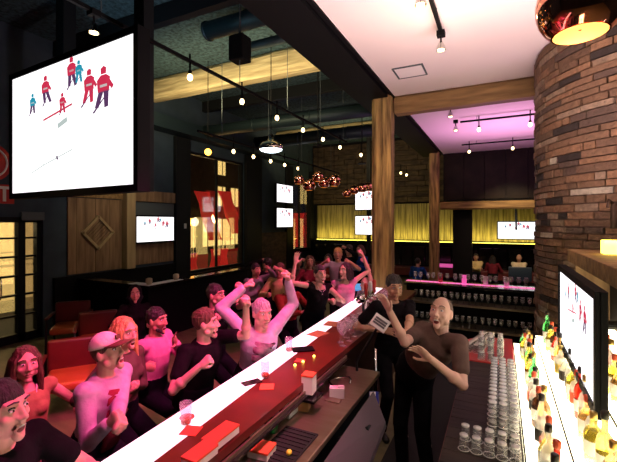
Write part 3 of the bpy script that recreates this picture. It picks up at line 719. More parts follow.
# napkin boxes
def carton(px, py, z, w_, l_, h, lab, rot=0, top='paper_red', body='paper', cat='napkin box', name='napkin_box'):
    p = atz(px, py, z); t = thing(name, lab, cat, (p.x,p.y,z)); u = V((math.cos(rot),math.sin(rot),0)); v = V((-u.y,u.x,0))
    MB().obox((p.x,p.y,z+h/2+.001), u*w_/2, v*l_/2, V((0,0,h/2-.006))).build('box', body, t)
    MB().obox((p.x,p.y,z+h-.002), u*(w_/2+.002), v*(l_/2+.002), V((0,0,.006))).build('top_layer', top, t)
    return t
carton(221,441,1.075,.09,.20,.05,'white napkin stack with red tops on the edge of the red bar',0)
carton(200,461,1.075,.09,.16,.05,'white napkin stack with red tops at the bottom edge of the picture',0)
carton(309,393,.985,.085,.09,.14,'tall white box with a red top below the middle of the bar',.1)
carton(262,455,.86,.13,.12,.05,'open white tray of red napkins on the work counter',.1)
carton(291,415,.86,.05,.14,.15,'plain white upright card holder on the work counter',.0,'paper')
carton(257,446,.86,.05,.08,.12,'white upright block beside the green tub',.0,'paper')
carton(304,410,.86,.08,.08,.07,'small brown cardboard box on the work counter',.2,'cardboard','cardboard','box','cardboard_box')
p = atz(273,432,.86); t = thing('green_tub','bright green plastic tub with a pale lid on the work counter','tub',(p.x,p.y,.86))
MB().lathe((p.x,p.y,.861),[(.030,0),(.038,.12)],14).build('tub','green_plastic',t,True); MB().lathe((p.x,p.y,.98),[(.040,0),(.040,.02)],14).build('lid','paper',t,True)
mt = thing('drip_mat','black ribbed rubber drip mat on the work counter','mat',atz(288,446,.86)); c = V(mt.location)
MB().bbox((c.x-.12,c.y-.19,.861),(c.x+.12,c.y+.19,.872),.004).build('mat_base','rubber',mt)
rb = MB()
for q in range(9): rb.box((c.x-.11,c.y-.17+q*.041,.872),(c.x+.11,c.y-.155+q*.041,.878))
rb.build('ribs','rubber',mt)
p = atz(289,455,.88); tag(MB().ball((p.x,p.y,.896),.017,.020,.016).build('lime_wedge','lime',None,True),'yellow lime piece lying on the black drip mat','lime')
p = atz(337,397,.86)
t = thing('folded_card','white folded card standing on the work counter','card',(p.x,p.y,.86))
MB().obox((p.x,p.y,.90),V((.055,.02,0)),V((.012,-.03,0)),V((0,0,.038))).obox((p.x+.03,p.y+.01,.94),V((.02,.01,0)),V((.004,-.012,0)),V((0,0,.012))).build('card','paper',t)
tag(MB().bbox((p.x-.06,p.y-.11,.861),(p.x+.06,p.y-.04,.872),.003).build('receipt_tray','steel'),'small steel tray in front of the folded card','tray')
for k,(px,py,z,lab) in enumerate(((340,383,.86,'black cable loop by the tap tower foot'),)):
    p = atz(px,py,z); tag(MB().tube([(p.x+.09*math.cos(q*.5),p.y+.12*math.sin(q*.5),z+.012+.012*math.sin(q)) for q in range(12)],.008,8).build('cable','chrome',None,True),lab,'cable')
# tap tower
p = V((-1.30,4.2,BZ)); tt = thing('beer_tap_tower','chrome tap tower with red handles at the end of the bar','tap tower',(-1.36,4.15,BZ))
MB().lathe((-1.36,4.15,BZ),[(.07,0),(.07,.015),(.035,.03),(.035,.34)],20).build('tower_column','chrome',tt,True)
MB().tube([(-1.36,3.95,BZ+.34),(-1.36,4.38,BZ+.34)],.04,16).build('tower_head','chrome',tt,True)
for i in range(3):
    y = 4.0+i*.15; MB().tube([(-1.33,y,BZ+.34),(-1.27,y,BZ+.33),(-1.25,y,BZ+.26)],.012,8).build('spout','chrome',tt,True)
    MB().lathe((-1.30,y,BZ+.36),[(.008,0),(.018,.05),(.024,.14),(.012,.16)],10).build('tap_handle','red_gloss' if i!=1 else 'paper',tt,True)
tag(MB().tube([(-1.12,3.75,.0),(-1.12,3.75,.98)],.016,12).build('support_pole','chrome',None,True),'vertical steel pole below the tap tower','pole')
rr = random.Random(2)
for q in range(7):
    wine((BR-.05-.06*(q%2), 3.42+.085*q, BZ+.003),'wine glasses lined beside the tap tower','wine glasses lined by the taps')
# point of sale monitor and printer
def slab(name, lab, cat, c, u, v, th, m1, m2, stand=None):
    u, v = V(u), V(v); n = u.cross(v).normalized(); t = thing(name, lab, cat, c)
    MB().obox(c, u/2, v/2, n*th/2).build('housing', m1, t)
    MB().obox(V(c)+n*(th/2+.002), u*.44, v*.42, n*.002).build('display', m2, t)
    if stand: MB().tube([V(c)-V((0,0,.02)), V(stand)], .022).build('stand', 'black_steel', t)
mk('monitor_grey',(.075,.06,.075),.4)
pos = thing('till_monitor','large dark grey till screen leaning beside the work counter','monitor',at(352,432,2.45))
A_, B_, C_, D_ = at(374,393,2.85), at(386,424,2.55), at(366,475,2.2), at(322,468,2.35)
n = ((A_-D_).cross(B_-C_)).normalized()
n = ((B_-A_).cross(D_-A_)).normalized()
D2 = A_ + (C_-B_)
def plate(q, off0, off1): 
    return MB().loft([[p_+n*off0 for p_ in q],[p_+n*off1 for p_ in q]])
quad = [A_,B_,C_,D_]
plate(quad,-.02,.02).build('housing','monitor_grey',pos)
plate([p_.lerp((A_+B_+C_+D_)/4,.08) for p_ in quad],.02,.024).build('display','monitor_grey',pos)
MB().tube([(A_+C_)/2, V((-1.02,((A_+C_)/2).y+.1,.70))],.025).build('arm','black_steel',pos)
q = at(380,323,3.45)
pr = thing('card_terminal','small white tilted terminal screen glowing behind the bar','terminal',q)
n_ = V((.3,-.8,.5)).normalized(); u_ = V((.75,.1,-.5)).normalized(); u_ = (u_-n_*u_.dot(n_)).normalized(); v_ = n_.cross(u_)
MB().obox(q, u_*.075, v_*.06, n_*.012).build('housing','paper',pr)
for k_ in (-1,0,1): MB().obox(q+n_*.014+v_*.024*k_, u_*.058, v_*.009, n_*.002).build('display_row','monitor_grey',pr)
MB().tube([q-n_*.01, V((-1.20,q.y+.05,.95)), V((-1.20,q.y+.05,.86))],.012).build('stand','black_steel',pr)
q = at(374,398,2.9); n_ = V((.4,-.8,.45)).normalized(); u_ = V((1,.4,0)).normalized(); u_ = (u_-n_*u_.dot(n_)).normalized(); v_ = n_.cross(u_)
mk('blue_card',(.01,.02,.30),.4)
t = thing('blue_sign_card','small blue card with a white mark clipped to the till','card',q)
MB().obox(q, u_*.035, v_*.045, n_*.004).build('card','blue_card',t); MB().obox(q+n_*.006+v_*.022-u_*.01, u_*.022, v_*.02, n_*.001).build('white_mark','paper',t)
# bar stools
def stool(loc, lab):
    t = thing('bar_stool', lab, 'stool', (0,0,0), 'bar stools along the red bar')
    MB().lathe((0,0,0),[(.15,.56),(.18,.58),(.18,.62),(.16,.64),(.01,.645)],20).build('seat','leather',t,True)
    for k in range(4):
        a=PI/4+k*PI/2; MB().tube([(.11*math.cos(a),.11*math.sin(a),.57),(.19*math.cos(a),.19*math.sin(a),0)],.012,8).build('leg','black_steel',t,True)
    MB().tube([(.162*math.cos(2*PI*k/20),.162*math.sin(2*PI*k/20),.25) for k in range(21)],.009,6).build('footring','chrome',t,True)
    t.location = loc; return t
# ================================================================== PEOPLE
UP = V((0,0,1))
PEND = []
def rem(o, vox, smooth_it=2, sf=.45): PEND.append((o, vox, smooth_it, sf))
def flush_remesh():
    for o, vox, it, sf in PEND:
        m = o.modifiers.new('r', 'REMESH'); m.mode = 'VOXEL'; m.voxel_size = vox; m.use_smooth_shade = True
        if it: s_ = o.modifiers.new('s', 'SMOOTH'); s_.factor = sf; s_.iterations = it
    bpy.context.view_layer.update(); dg = bpy.context.evaluated_depsgraph_get()
    for o, *_ in PEND:
        me = bpy.data.meshes.new_from_object(o.evaluated_get(dg)); old = o.data; mats = list(old.materials)
        o.modifiers.clear(); o.data = me
        me.materials.clear()
        for m in mats: me.materials.append(m)
        me.polygons.foreach_set('use_smooth', [True]*len(me.polygons))
    PEND.clear()
def ik(a, t, l1, l2, hint):
    a, t, hint = V(a), V(t), V(hint); d = t-a; L = min(d.length, (l1+l2)*.995); L = max(L, abs(l1-l2)+.02); d = d.normalized(); t = a+d*L
    x = (l1*l1-l2*l2+L*L)/(2*L); h = math.sqrt(max(0, l1*l1-x*x)); p = hint - d*hint.dot(d)
    p = p.normalized() if p.length > 1e-4 else d.orthogonal().normalized()
    return a+d*x+p*h, t
def hand(mb, W, d, n, side, pose, s=1.0, fr=.0088):
    """palm and five fingers; d points from wrist to fingers, n out of the palm, side = direction of the thumb"""
    d = d.normalized(); n = (n-d*n.dot(d)).normalized(); t = side - d*side.dot(d) - n*side.dot(n); t = t.normalized()
    P = lambda a, b, c: W + (d*a + t*b + n*c)*s
    mb.capsule(P(.0,0,0), P(.030,0,0), .026*s, .034*s, 12, .62, t)
    mb.capsule(P(.030,.004,0), P(.072,.0,0), .036*s, .040*s, 12, .42, t)
    for i, (o, ln) in enumerate(((.030,.92),(.010,1.0),(-.011,.94),(-.031,.76))):
        r = fr*s*(1,1,.96,.85)[i]; a = P(.080,o,0)
        sp = (0 if pose == 'fist' else (.10-.07*i))
        curl = {'fist': (75,165,235), 'open': (12,26,38), 'grip': (40,95,140)}[pose]
        prev = P(.055,o,0); pts = [prev, a]; cur = a
        for ang, l in zip(curl, (.042,.027,.022)):
            g = math.radians(ang); v = (d*math.cos(g) + n*math.sin(g)); v = (v + t*sp).normalized(); cur = cur + v*l*ln*s; pts.append(cur)
        for k in range(len(pts)-1): mb.capsule(pts[k], pts[k+1], r*(1.08-.07*k), r*(1.0-.07*k), 8)
    if pose == 'fist': th = [P(.020,.028,.008), P(.052,.046,.022), P(.072,.030,.044), P(.072,.006,.050)]
    elif pose == 'grip': th = [P(.020,.028,.008), P(.050,.052,.020), P(.078,.050,.038), P(.090,.034,.050)]
    else: th = [P(.015,.026,.006), P(.040,.052,.012), P(.066,.072,.016), P(.086,.080,.016)]
    for k in range(3): mb.capsule(th[k], th[k+1], (.0135,.0115,.0105)[k]*s, (.0115,.0105,.009)[k]*s, 8)
def face(mb, H, look, up, s, open_):
    f = look.normalized(); r = f.cross(up).normalized(); u = r.cross(f).normalized()
    P = lambda x, y, z: H + (r*x + f*y + u*z)*s
    n, m = 40, 28; rings = []
    for j in range(m):
        ph = -PI/2 + PI*(j+.5)/m; z = math.sin(ph); ring = []
        for k in range(n):
            th = 2*PI*k/n; x = math.cos(ph)*math.cos(th); y = math.cos(ph)*math.sin(th)
            X, Y, Z = .073*x, .093*y, .118*z
            if z < 0:
                q = -z; X *= 1-.26*q**1.4; Y = Y*(1-.10*q) if y > 0 else Y*(1-.45*q)
                Y += .006*q
            if y > .5: Y -= .012*(y-.5)
            g = lambda cx, cz, sx, sz: math.exp(-((x-cx)/sx)**2-((z-cz)/sz)**2) if y > 0 else 0
            Y -= .013*(g(.40,.10,.20,.14)+g(-.40,.10,.20,.14))
            if open_: Y -= .030*g(0,-.60,.26,.17)
            ring.append(P(X,Y,Z))
        rings.append(ring)
    mb.loft(rings)
    mb.capsule(P(0,.084,.018), P(0,.106,-.024), .009*s, .0125*s, 10); 
    for sg in (-1,1):
        mb.ball(P(sg*.012,.094,-.030), .0095*s); mb.capsule(P(sg*.050,.068,.038), P(sg*.012,.081,.036), .009*s, .009*s, 8)
        mb.ball(P(sg*.042,.054,-.022), .0225*s); mb.ball(P(sg*.050,.018,-.062), .025*s)
        R = Matrix((r, f, u)).transposed(); mb.ball(P(sg*.076,-.008,-.004), .011*s, .019*s, .033*s, 10, 8, R)
    mb.ball(P(0,.066,-.102), .024*s)
    lo = -.094 if open_ else -.072
    for sg in (-1,1):
        mb.capsule(P(sg*.026,.074,(-.056+lo)/2), P(sg*.008,.090,-.052), .005*s, .0065*s, 8)
        mb.capsule(P(sg*.026,.074,(-.056+lo)/2), P(sg*.008,.087 if not open_ else .080,lo), .005*s, .0075*s, 8)
    mb.capsule(P(-.009,.090,-.052), P(.009,.090,-.052), .0065*s, .0065*s, 8); mb.capsule(P(-.009,.087 if not open_ else .080,lo), P(.009,.087 if not open_ else .080,lo), .0075*s, .0075*s, 8)
    return P, (r, f, u)
def person(label, head, look, facing, pelvis=None, L=None, R=None, lh='fist', rh='fist', sit=True, s=1.0, skin='skin', shirt='black', sleeve='short',
           trousers='dark_jeans', hair='short', hairm_='hair_dark', open_=True, vox=.0065, female=False, glasses=False, cap=False, seat=.74, group=None,
           Lh=None, Rh=None, lean=.05, detail=True, beard=False, pendant=False, up=None, feet=None, tee=False):
    """head: centre of the head; L, R: wrist targets (the person's own left and right)"""
    head = V(head); look = V(look).normalized(); F = V(facing); F.z = 0; F.normalize(); Rt = F.cross(UP).normalized()
    up = V(up) if up else (UP - look*.25*look.dot(UP)).normalized()
    if abs(look.dot(up)) > .9: up = UP
    N = head - up*.150*s - F*.020*s
    if pelvis is None:
        pelvis = N - (UP*.50 + F*lean)*s
        if sit: pelvis.z = max(pelvis.z, .70*seat+.25) if False else pelvis.z
    pelvis = V(pelvis); ax = (pelvis-N).normalized(); pelvis = N + ax*.50*s; ax = -ax
    t = thing('person', label, 'person', (pelvis.x, pelvis.y, 0), group)
    w = .88 if female else 1.0
    def ring(fr_, rx, ry, grow=0, n=20):
        c = pelvis.lerp(N, fr_) + F*(.020*math.sin(PI*min(1,max(0,fr_)))*s); f2 = (F - ax*F.dot(ax)).normalized(); r2 = f2.cross(ax).normalized()
        return [c + r2*math.cos(2*PI*k/n)*(rx*s*w+grow) + f2*math.sin(2*PI*k/n)*(ry*s+grow) for k in range(n)]
    TOR = [(-.16,.10,.09),(-.06,.155,.115),(.06,.165,.120),(.28,.140,.105),(.50,.150,.115),(.70,.165,.120),(.84,.160,.108),(.93,.120,.085),(1.0,.070,.066)]
    body = MB(); body.loft([ring(a, b, c, -.010) for a, b, c in TOR])
    body.capsule(N - ax*.03*s, head - look*.025*s - up*.05*s, .060*s*w, .053*s*w)
    P, (r, f, u) = face(body, head, look, up, s, open_)
    cl = MB(); cl.loft([ring(a, b, c, .010) for a, b, c in TOR[:(9 if sleeve == 'high' else 8)]] + ([ring(1.0,.085,.075,.006)] if sleeve != 'low' else []))
    if female:
        for sg in (-1,1):
            c = pelvis.lerp(N,.66)+F*.095*s+Rt*sg*.065*s
            body.ball(c, .050*s); cl.ball(c, .060*s)
    wr = {}
    for sg, tgt, pose, hint, key in ((-1,L,lh,Lh,'L'),(1,R,rh,Rh,'R')):
        sh = pelvis.lerp(N,.90) + Rt*sg*.172*w*s
        if tgt is None: tgt = sh - UP*.44*s + Rt*sg*.08*s + F*.22*s; 
        tgt = V(tgt)
        rise = max(0, min(1, (tgt.z-sh.z)/.4)); sh = sh + UP*.045*rise*s - Rt*sg*.02*rise*s
        hint = V(hint) if hint is not None else (Rt*sg*.8 - UP*.6 - F*.4)
        E, W = ik(sh, tgt, .285*s, .250*s, hint)
        for o_, g in ((body,0),):
            o_.capsule(pelvis.lerp(N,.84)+Rt*sg*.08*s, sh, .070*s*w, .056*s*w); o_.capsule(sh, E, .050*s*w, .039*s*w); o_.capsule(E, W, .040*s*w, .027*s*w)
            m_ = E.lerp(W,.3); o_.ball(m_, .042*s*w)
        cl.capsule(pelvis.lerp(N,.84)+Rt*sg*.08*s, sh, .082*s*w, .070*s*w)
        if sleeve in ('long','high'):
            cl.capsule(sh, E, .067*s*w, .054*s*w); cl.capsule(E, E.lerp(W,.94), .056*s*w, .041*s*w)
        elif sleeve == 'short': cl.capsule(sh, sh.lerp(E,.62), .068*s*w, .062*s*w)
        d = (W-E).normalized(); n_ = F if pose != 'grip' else -UP
        if abs(d.dot(n_)) > .85: n_ = -UP if abs(d.dot(UP)) < .85 else -Rt*sg
        side = -Rt*sg if d.z > -.2 else F
        if pose == 'fist': n_ = (F*.4 - Rt*sg) if abs(d.dot(Rt)) < .8 else (F - UP*.5); side = (F if abs(d.dot(F)) < .75 else UP)
        hand(body, W+d*.008, d, n_, side, pose, s*1.0, .0088 if vox < .008 else .0105)
        wr[key] = (W, E, sh)
    # legs
    lg = MB()
    for sg, i in ((-1,0),(1,1)):
        hip = pelvis + Rt*sg*.088*s - ax*.02*s
        if feet: ft = V(feet[i])
        elif sit: ft = V((pelvis.x,pelvis.y,0)) + F*.30*s + Rt*sg*.12*s + UP*(max(.07, pelvis.z-.66))
        else: ft = V((pelvis.x,pelvis.y,.075)) + Rt*sg*.11*s + F*(.02 if sg > 0 else -.05)
        kn, an = ik(hip, ft, .43*s, .42*s, F)
        body.capsule(hip, kn, .078*s, .050*s); body.capsule(kn, an, .050*s, .034*s); body.ball(kn.lerp(an,.28)-F*.015, .050*s)
        body.capsule(an - UP*.03*s, an + F*.11*s - UP*.045*s, .032*s, .026*s)
        lg.capsule(hip, kn, .096*s, .066*s); lg.capsule(kn, an, .066*s, .055*s)
        sm = MB(); sm.capsule(an - F*.045*s - UP*.035*s, an + F*.13*s - UP*.043*s, .041*s, .036*s, 12, 1.0, UP)
        rem(sm.build('shoe', 'shoe', t), .012)
    lg.loft([ring(a, b, c, .014) for a, b, c in TOR[:4]])
    bo = body.build('body', skin, t); rem(bo, vox, 2, .42)
    rem(cl.build('shirt', shirt, t), .011, 2, .5)
    rem(lg.build('trousers', trousers, t), .014, 2, .5)
    if tee:
        rg = []
        for a, b, c in ((.10,.160,.118),(.28,.142,.108),(.50,.152,.118),(.70,.163,.122),(.84,.150,.106),(.92,.110,.085)):
            rr1 = ring(a, b, c, .034, 40); rr0 = ring(a, b, c, .004, 40); wd = 3 if a < .5 else 4
            rg.append(rr1[10-wd:11+wd] + rr0[10-wd:11+wd][::-1])
        MB().loft(rg).build('printed_tee' if tee is True else 'undershirt', 'graphic_tee' if tee is True else tee, t, True)
    # face details
    for sg in (-1,1):
        e = MB(); e.ball(P(sg*.031,.0750,.012), .0125*s, .0085*s, .0068*s, 14, 9, Matrix((r,f,u)).transposed()); e.m = 1; e.ball(P(sg*.031,.0805,.012), .0056*s, n=10, m=6)
        e.build('eye', ['eye','iris'], t, True)
        MB().tube([P(sg*.052,.076,.040), P(sg*.034,.089,.046), P(sg*.014,.091,.041)], [.0028*s,.0042*s,.0035*s], 6).build('eyebrow', hairm_, t, True)
    if open_:
        mo = MB(); mo.ball(P(0,.0735,-.073), .022*s, .014*s, .018*s, 12, 8, Matrix((r,f,u)).transposed()); mo.m = 1
        mo.tube([P(-.015,.0865,-.0615), P(0,.091,-.0605), P(.015,.0865,-.0615)], .0035*s, 6); mo.build('mouth', ['mouth','teeth'], t, True)
    else: MB().tube([P(-.021,.086,-.063), P(0,.0945,-.062), P(.021,.086,-.063)], .003*s, 6).build('mouth', 'mouth', t, True)
    hb = MB(); RM = Matrix((r,f,u)).transposed()
    if hair in ('short','long','bob','bun'):
        k = {'short':(.0795,.097,.098,-.015,.029), 'long':(.087,.100,.105,-.022,.028), 'bob':(.088,.100,.105,-.022,.028), 'bun':(.0795,.098,.0985,-.015,.026)}[hair]
        hb.ball(P(0,k[3],k[4]), k[0]*s, k[1]*s, k[2]*s, 24, 16, RM)
        rr_ = random.Random(len(label))
        for q in range(70):
            th = rr_.uniform(0, 2*PI); zz = rr_.uniform(.15, 1); cz = math.sqrt(1-zz*zz); a_ = V((k[0]*.97*cz*math.cos(th), k[3]+k[1]*.97*cz*math.sin(th), k[4]+k[2]*.97*zz))
            if a_.y > .035 and a_.z < .085: continue
            dv = V((rr_.uniform(-.012,.012), rr_.uniform(-.02,.006), rr_.uniform(-.006,.012))); b_ = a_ + dv
            hb.capsule(P(*a_), P(*b_), .0095*s, .005*s, 6)
        for sg in (-1,1): hb.capsule(P(sg*.068,.010,.045), P(sg*.071,-.002,.012 if hair == 'short' else -.01), .013*s, .010*s)
        if hair in ('long','bob'):
            dn = -.26 if hair == 'long' else -.12
            for sg in (-1,1):
                for q in range(4):
                    a = P(sg*(.066+.010*(q%2)), .030-.030*q, .035); b = P(sg*(.082+.006*q), .022-.030*q, -.09); c_ = P(0,0,0)+r*sg*(.090-.004*q)*s + f*(.035-.032*q)*s - UP*abs(dn)*s
                    hb.capsule(a, b, .024*s, .026*s); hb.capsule(b, b.lerp(c_,.98), .026*s, .014*s)
            for q in (-2,-1,0,1,2): hb.capsule(P(.03*q,-.075,0), P(0,0,0)+r*.035*q*s-f*.085*s-UP*abs(dn)*s, .034*s, .020*s)
        if hair == 'bun': hb.ball(P(0,-.10,.05), .045*s)
    elif hair == 'crop':
        hb.ball(P(0,-.024,.022), .0755*s, .0885*s, .0980*s, 24, 16, RM)
    elif hair == 'hood':
        hb.ball(P(0,-.030,.015), .100*s, .105*s, .125*s, 24, 16, RM); hb.capsule(P(-.07,.0,-.05), P(0,.01,-.16), .045*s, .06*s); hb.capsule(P(.07,.0,-.05), P(0,.01,-.16), .045*s, .06*s)
    if hair != 'bald': rem(hb.build('hair' if hair != 'hood' else 'headscarf', hairm_, t), .008, 2, .5)
    if beard:
        bd = MB(); bd.capsule(P(-.05,.045,-.075), P(0,.070,-.112), .018*s, .020*s); bd.capsule(P(.05,.045,-.075), P(0,.070,-.112), .018*s, .020*s); rem(bd.build('beard', hairm_, t), .008)
    if cap:
        cp = MB(); rg = []
        for j in range(9):
            ph = math.radians(6+j*84/8*1.0); rg.append([P(.084*math.sin(ph)*math.cos(2*PI*k/28)*1.03, -.012+.104*math.sin(ph)*math.sin(2*PI*k/28), .042+.096*math.cos(ph)) for k in range(28)])
        cp.loft(rg)
        cp.build('cap_crown', 'cap_cream', t, True)
        vr = []
        for x in [-.075+.15*k/10 for k in range(11)]:
            yb = math.sqrt(max(0, .080**2-x*x))*1.08; yf = .095+ .088*math.sqrt(max(0,1-(x/.0785)**2)) - .0
            z0 = .050 - 1.6*x*x*4*.25
            vr.append([P(x,yb-.012,z0), P(x,max(yf,yb+.004),z0-.012), P(x,max(yf,yb+.004),z0-.005), P(x,yb-.012,z0+.008)])
        MB().loft(vr).build('cap_visor', 'cap_brown', t, True)
        MB().obox(P(0,.095,.085), r*.020*s, f*.004*s, u*.014*s).build('cap_badge', 'cap_brown', t)
    if glasses:
        gm = MB()
        for sg in (-1,1):
            gm.tube([P(sg*.033+.023*math.cos(2*PI*k/14), .0965-.10*abs(.023*math.cos(2*PI*k/14)*sg+.0)*.2, .011+.016*math.sin(2*PI*k/14)) for k in range(15)], .0022*s, 6)
            gm.tube([P(sg*.056,.094,.016), P(sg*.078,.0,.012)], .002*s, 6)
        gm.tube([P(-.010,.099,.014), P(.010,.099,.014)], .002*s, 6); gm.build('spectacles', 'black_gloss', t, True)
    if pendant:
        c = pelvis.lerp(N,.80)+F*.115*s; a_ = N + Rt*.055 + F*.05; b_ = N - Rt*.055 + F*.05
        MB().tube([a_, N+Rt*.045+F*.085-UP*.05, c-UP*.0, N-Rt*.045+F*.085-UP*.05, b_], .0035*s, 6).ball(c-UP*.02, .012*s).build('necklace', 'paper', t, True)
    return t, wr, (P, r, f, u, pelvis, N, F, Rt)
cloth('black_cloth', (.005,.004,.005), (.009,.007,.009)); cloth('dark_jeans', (.003,.004,.006), (.006,.007,.010)); mk('shoe', (.015,.012,.010), .5)
cloth('lilac_cloth', (.42,.36,.46), (.55,.48,.58)); cloth('pink_cloth', (.55,.20,.34), (.68,.30,.44)); cloth('maroon_cloth', (.16,.018,.03)); cloth('rust_cloth', (.20,.03,.02))
cloth('brown_cloth', (.09,.055,.045)); cloth('grey_cloth', (.20,.19,.20)); cloth('yellow_cloth', (.55,.44,.20)); cloth('cream_cloth', (.58,.50,.34)); cloth('blue_cloth', (.01,.05,.22))
cloth('tan_cloth', (.30,.17,.08)); cloth('stripe_cloth', (.36,.29,.36), (.50,.42,.50)); cloth('cap_cream', (.62,.58,.48)); cloth('cap_brown', (.12,.07,.04)); cloth('graphic_tee', (.05,.04,.05), (.30,.22,.22))
hairm('hair_dark', (.012,.008,.007)); hairm('hair_brown', (.06,.028,.012)); hairm('hair_blonde', (.38,.22,.07)); hairm('hair_grey', (.28,.26,.25)); hairm('hair_buzz', (.10,.06,.04))
cloth('scarf_black', (.008,.008,.010))
def toward(p, px, py, d_): return (at(px,py,d_)-V(p)).normalized()
SCR = at(75,110,4.4)           # the huge screen; the other screen over the back bar
TV2 = V((.45,3.1,1.55)); 
def H(px, py, d_): return at(px, py, d_)
# ---- patrons along the red bar, from the front
h = H(3,410,1.62)
person('person at the bottom left edge, face lit hot pink, dark hair and black top', h, (.9,.30,.05), (1,.25,0), lean=.16, hair='short', skin='skin_pale', shirt='black_cloth', open_=True, L=h+V((.30,.30,-.42)), R=h+V((.30,-.22,-.42)), s=1.02, up=(.0,0,1))
h = H(26,364,2.75)
person('smiling woman with long brown hair, tan top and pendant at the left', h, (.82,-.25,.08), (.9,-.2,0), hair='long', hairm_='hair_brown', female=True, shirt='tan_cloth', sleeve='low', trousers='black_cloth', open_=False, pendant=True, L=h+V((.25,.25,-.50)), R=h+V((.32,-.18,-.50)), s=.98)
h = H(108,352,2.55)
person('person in a pale cap shouting with clasped fists, pale striped shirt', h, (.80,.25,.22), (.95,.25,0), lean=.12, cap=True, shirt='stripe_cloth', sleeve='long', hairm_='hair_brown', skin='skin', L=H(117,420,2.25), R=H(108,424,2.22), Lh=(-.3,.2,-.9), Rh=(-.35,-.05,-.9), s=1.0, tee='maroon_cloth')
h = H(125,333,3.05)
person('person with loose blonde hair in an orange brown top behind the pale cap', h, (.7,.05,.0), (.9,.1,0), hair='long', hairm_='hair_blonde', female=True, shirt='brown_cloth', sleeve='long', open_=True, L=H(134,385,3.0), R=H(116,392,2.9))
h = H(157,320,3.65)
person('person in a hot pink shirt with dark hair between blonde person and black shirt', h, (.8,.15,-.02), (.9,.2,0), shirt='pink_cloth', sleeve='long', hair='short', skin='skin_tan', beard=True, L=H(176,343,3.5), R=H(142,368,3.35), lh='open')
h = H(206,323,3.25)
person('man in a black t-shirt shouting with both fists clenched', h, (.86,.50,.02), (.80,-.15,0), lean=.16, shirt='black_cloth', hair='short', hairm_='hair_brown', skin='skin_pale', L=H(246,308,3.2), R=H(199,367,2.95), Lh=(.2,.3,-1), Rh=(-.5,-.5,-.8), s=1.04)
h = H(216,295,4.15)
person('man with dark glasses and thin raised arms behind the black t-shirt', h, (.85,.1,.0), (.9,.0,0), shirt='black_cloth', hair='short', glasses=True, open_=False, skin='skin', L=H(240,290,4.0), R=H(229,303,3.8), Lh=(.3,.6,-.8), Rh=(.4,-.8,-.7))
h = H(262,313,3.55)
person('grey haired man in a lilac shirt with both arms raised high', h, (.85,-.45,-.08), (.85,-.55,0), lean=.22, shirt='lilac_cloth', sleeve='long', hair='short', hairm_='hair_grey', skin='skin_pale', L=H(288,281,3.75), R=H(243,288,3.55), Lh=(.2,.9,-.2), Rh=(-.6,-.5,-.4), s=1.05, open_=False, tee=True)
h = H(135,294,5.6)
person('woman in a black headscarf sitting at the dark ledge', h, (.8,-.6,.0), (.8,-.6,0), hair='hood', hairm_='scarf_black', female=True, shirt='black_cloth', sleeve='long', open_=False, vox=.008, L=h+V((.25,.1,-.42)), R=h+V((.12,-.3,-.42)))
# ---- mid crowd at the far end of the bar
h = H(320,274,5.2)
person('woman with dark hair and white necklace raising one arm at the far bar end', h, (.75,-.6,.05), (.8,-.6,0), lean=.20, hair='bun', female=True, shirt='black_cloth', sleeve='low', L=H(340,298,4.95), R=H(295,264,5.1), Rh=(-.3,-.6,-.3), rh='open', vox=.0075, pendant=True, sit=False, skin='skin_pale')
h = H(345,271,5.8)
person('person with a bright pink face in a sleeveless pink top beside the necklace woman', h, (-.3,-.9,.1), (.3,-.9,0), lean=.02, hair='bob', female=True, shirt='pink_cloth', sleeve='low', L=H(363,256,5.8), R=H(330,301,5.5), Rh=(-.9,.2,-.3), vox=.0075, sit=False, skin='skin_pale')
h = H(289,284,5.7)
person('person in a rust red top leaning in beside the raised lilac arm', h, (.8,-.3,0), (.85,-.4,0), hair='short', shirt='rust_cloth', sleeve='long', vox=.008, skin='skin_tan', sit=False, L=h+V((.28,.2,-.38)), R=h+V((.3,-.2,-.35)))
h = H(338,254,7.2)
person('tall fair haired person in grey with arms folded above the head', h, (.3,-.9,0), (.3,-.9,0), hair='short', hairm_='hair_blonde', shirt='grey_cloth', sleeve='short', vox=.010, skin='skin_tan', sit=False, L=H(350,262,6.9), R=H(325,262,6.9), lh='fist')
h = H(366,284,6.6)
person('bald pink lit person half hidden by the thick timber column', h, (-.6,-.6,0), (-.5,-.8,0), hair='bald', shirt='lilac_cloth', sleeve='short', vox=.009, skin='skin_pale', sit=False, L=H(364,258,6.6), open_=False)
crowd = [((310,262,7.6),'hair_brown','maroon_cloth','long brown haired person seated in maroon near the gold wall',(.5,-.8,0),'long',1),
 ((349,250,8.8),'hair_dark','black_cloth','dark haired person in black near the gold wall ledge',(-.2,-1,0),'short',0),
 ((298,262,8.4),'hair_dark','brown_cloth','dark haired person in brown left of the maroon person',(.7,-.7,0),'short',0),
 ((328,259,9.6),'hair_dark','rust_cloth','person in a rust top far back between the raised arms',(.2,-1,0),'bob',1),
 ((267,264,7.4),'hair_dark','black_cloth','dark haired person with back turned below the two stacked televisions',(-.9,.2,0),'short',0),
 ((280,270,6.6),'hair_brown','yellow_cloth','person in an orange yellow top at the far patrons table',(.2,-1,0),'short',0),
 ((256,270,6.9),'hair_dark','grey_cloth','person in grey beside the street window column',(.8,-.3,0),'short',0),
 ((360,250,9.6),'hair_brown','blue_cloth','person in blue cheering far back beside the timber column',(-.3,-1,0),'bob',1)]
for (px,py,d_), hm, sh, lab, fc, hs, fem in crowd:
    h = H(px,py,d_); person(lab, h, fc, fc, hair=hs, hairm_=hm, shirt=sh, sleeve='long', vox=.012, female=bool(fem), skin='skin_tan', sit=h.z < 1.30, L=h+V(fc)*.28+V((.1,0,-.38 if fem else .05)), R=h+V(fc)*.28+V((-.15,0,-.38)), open_=False)
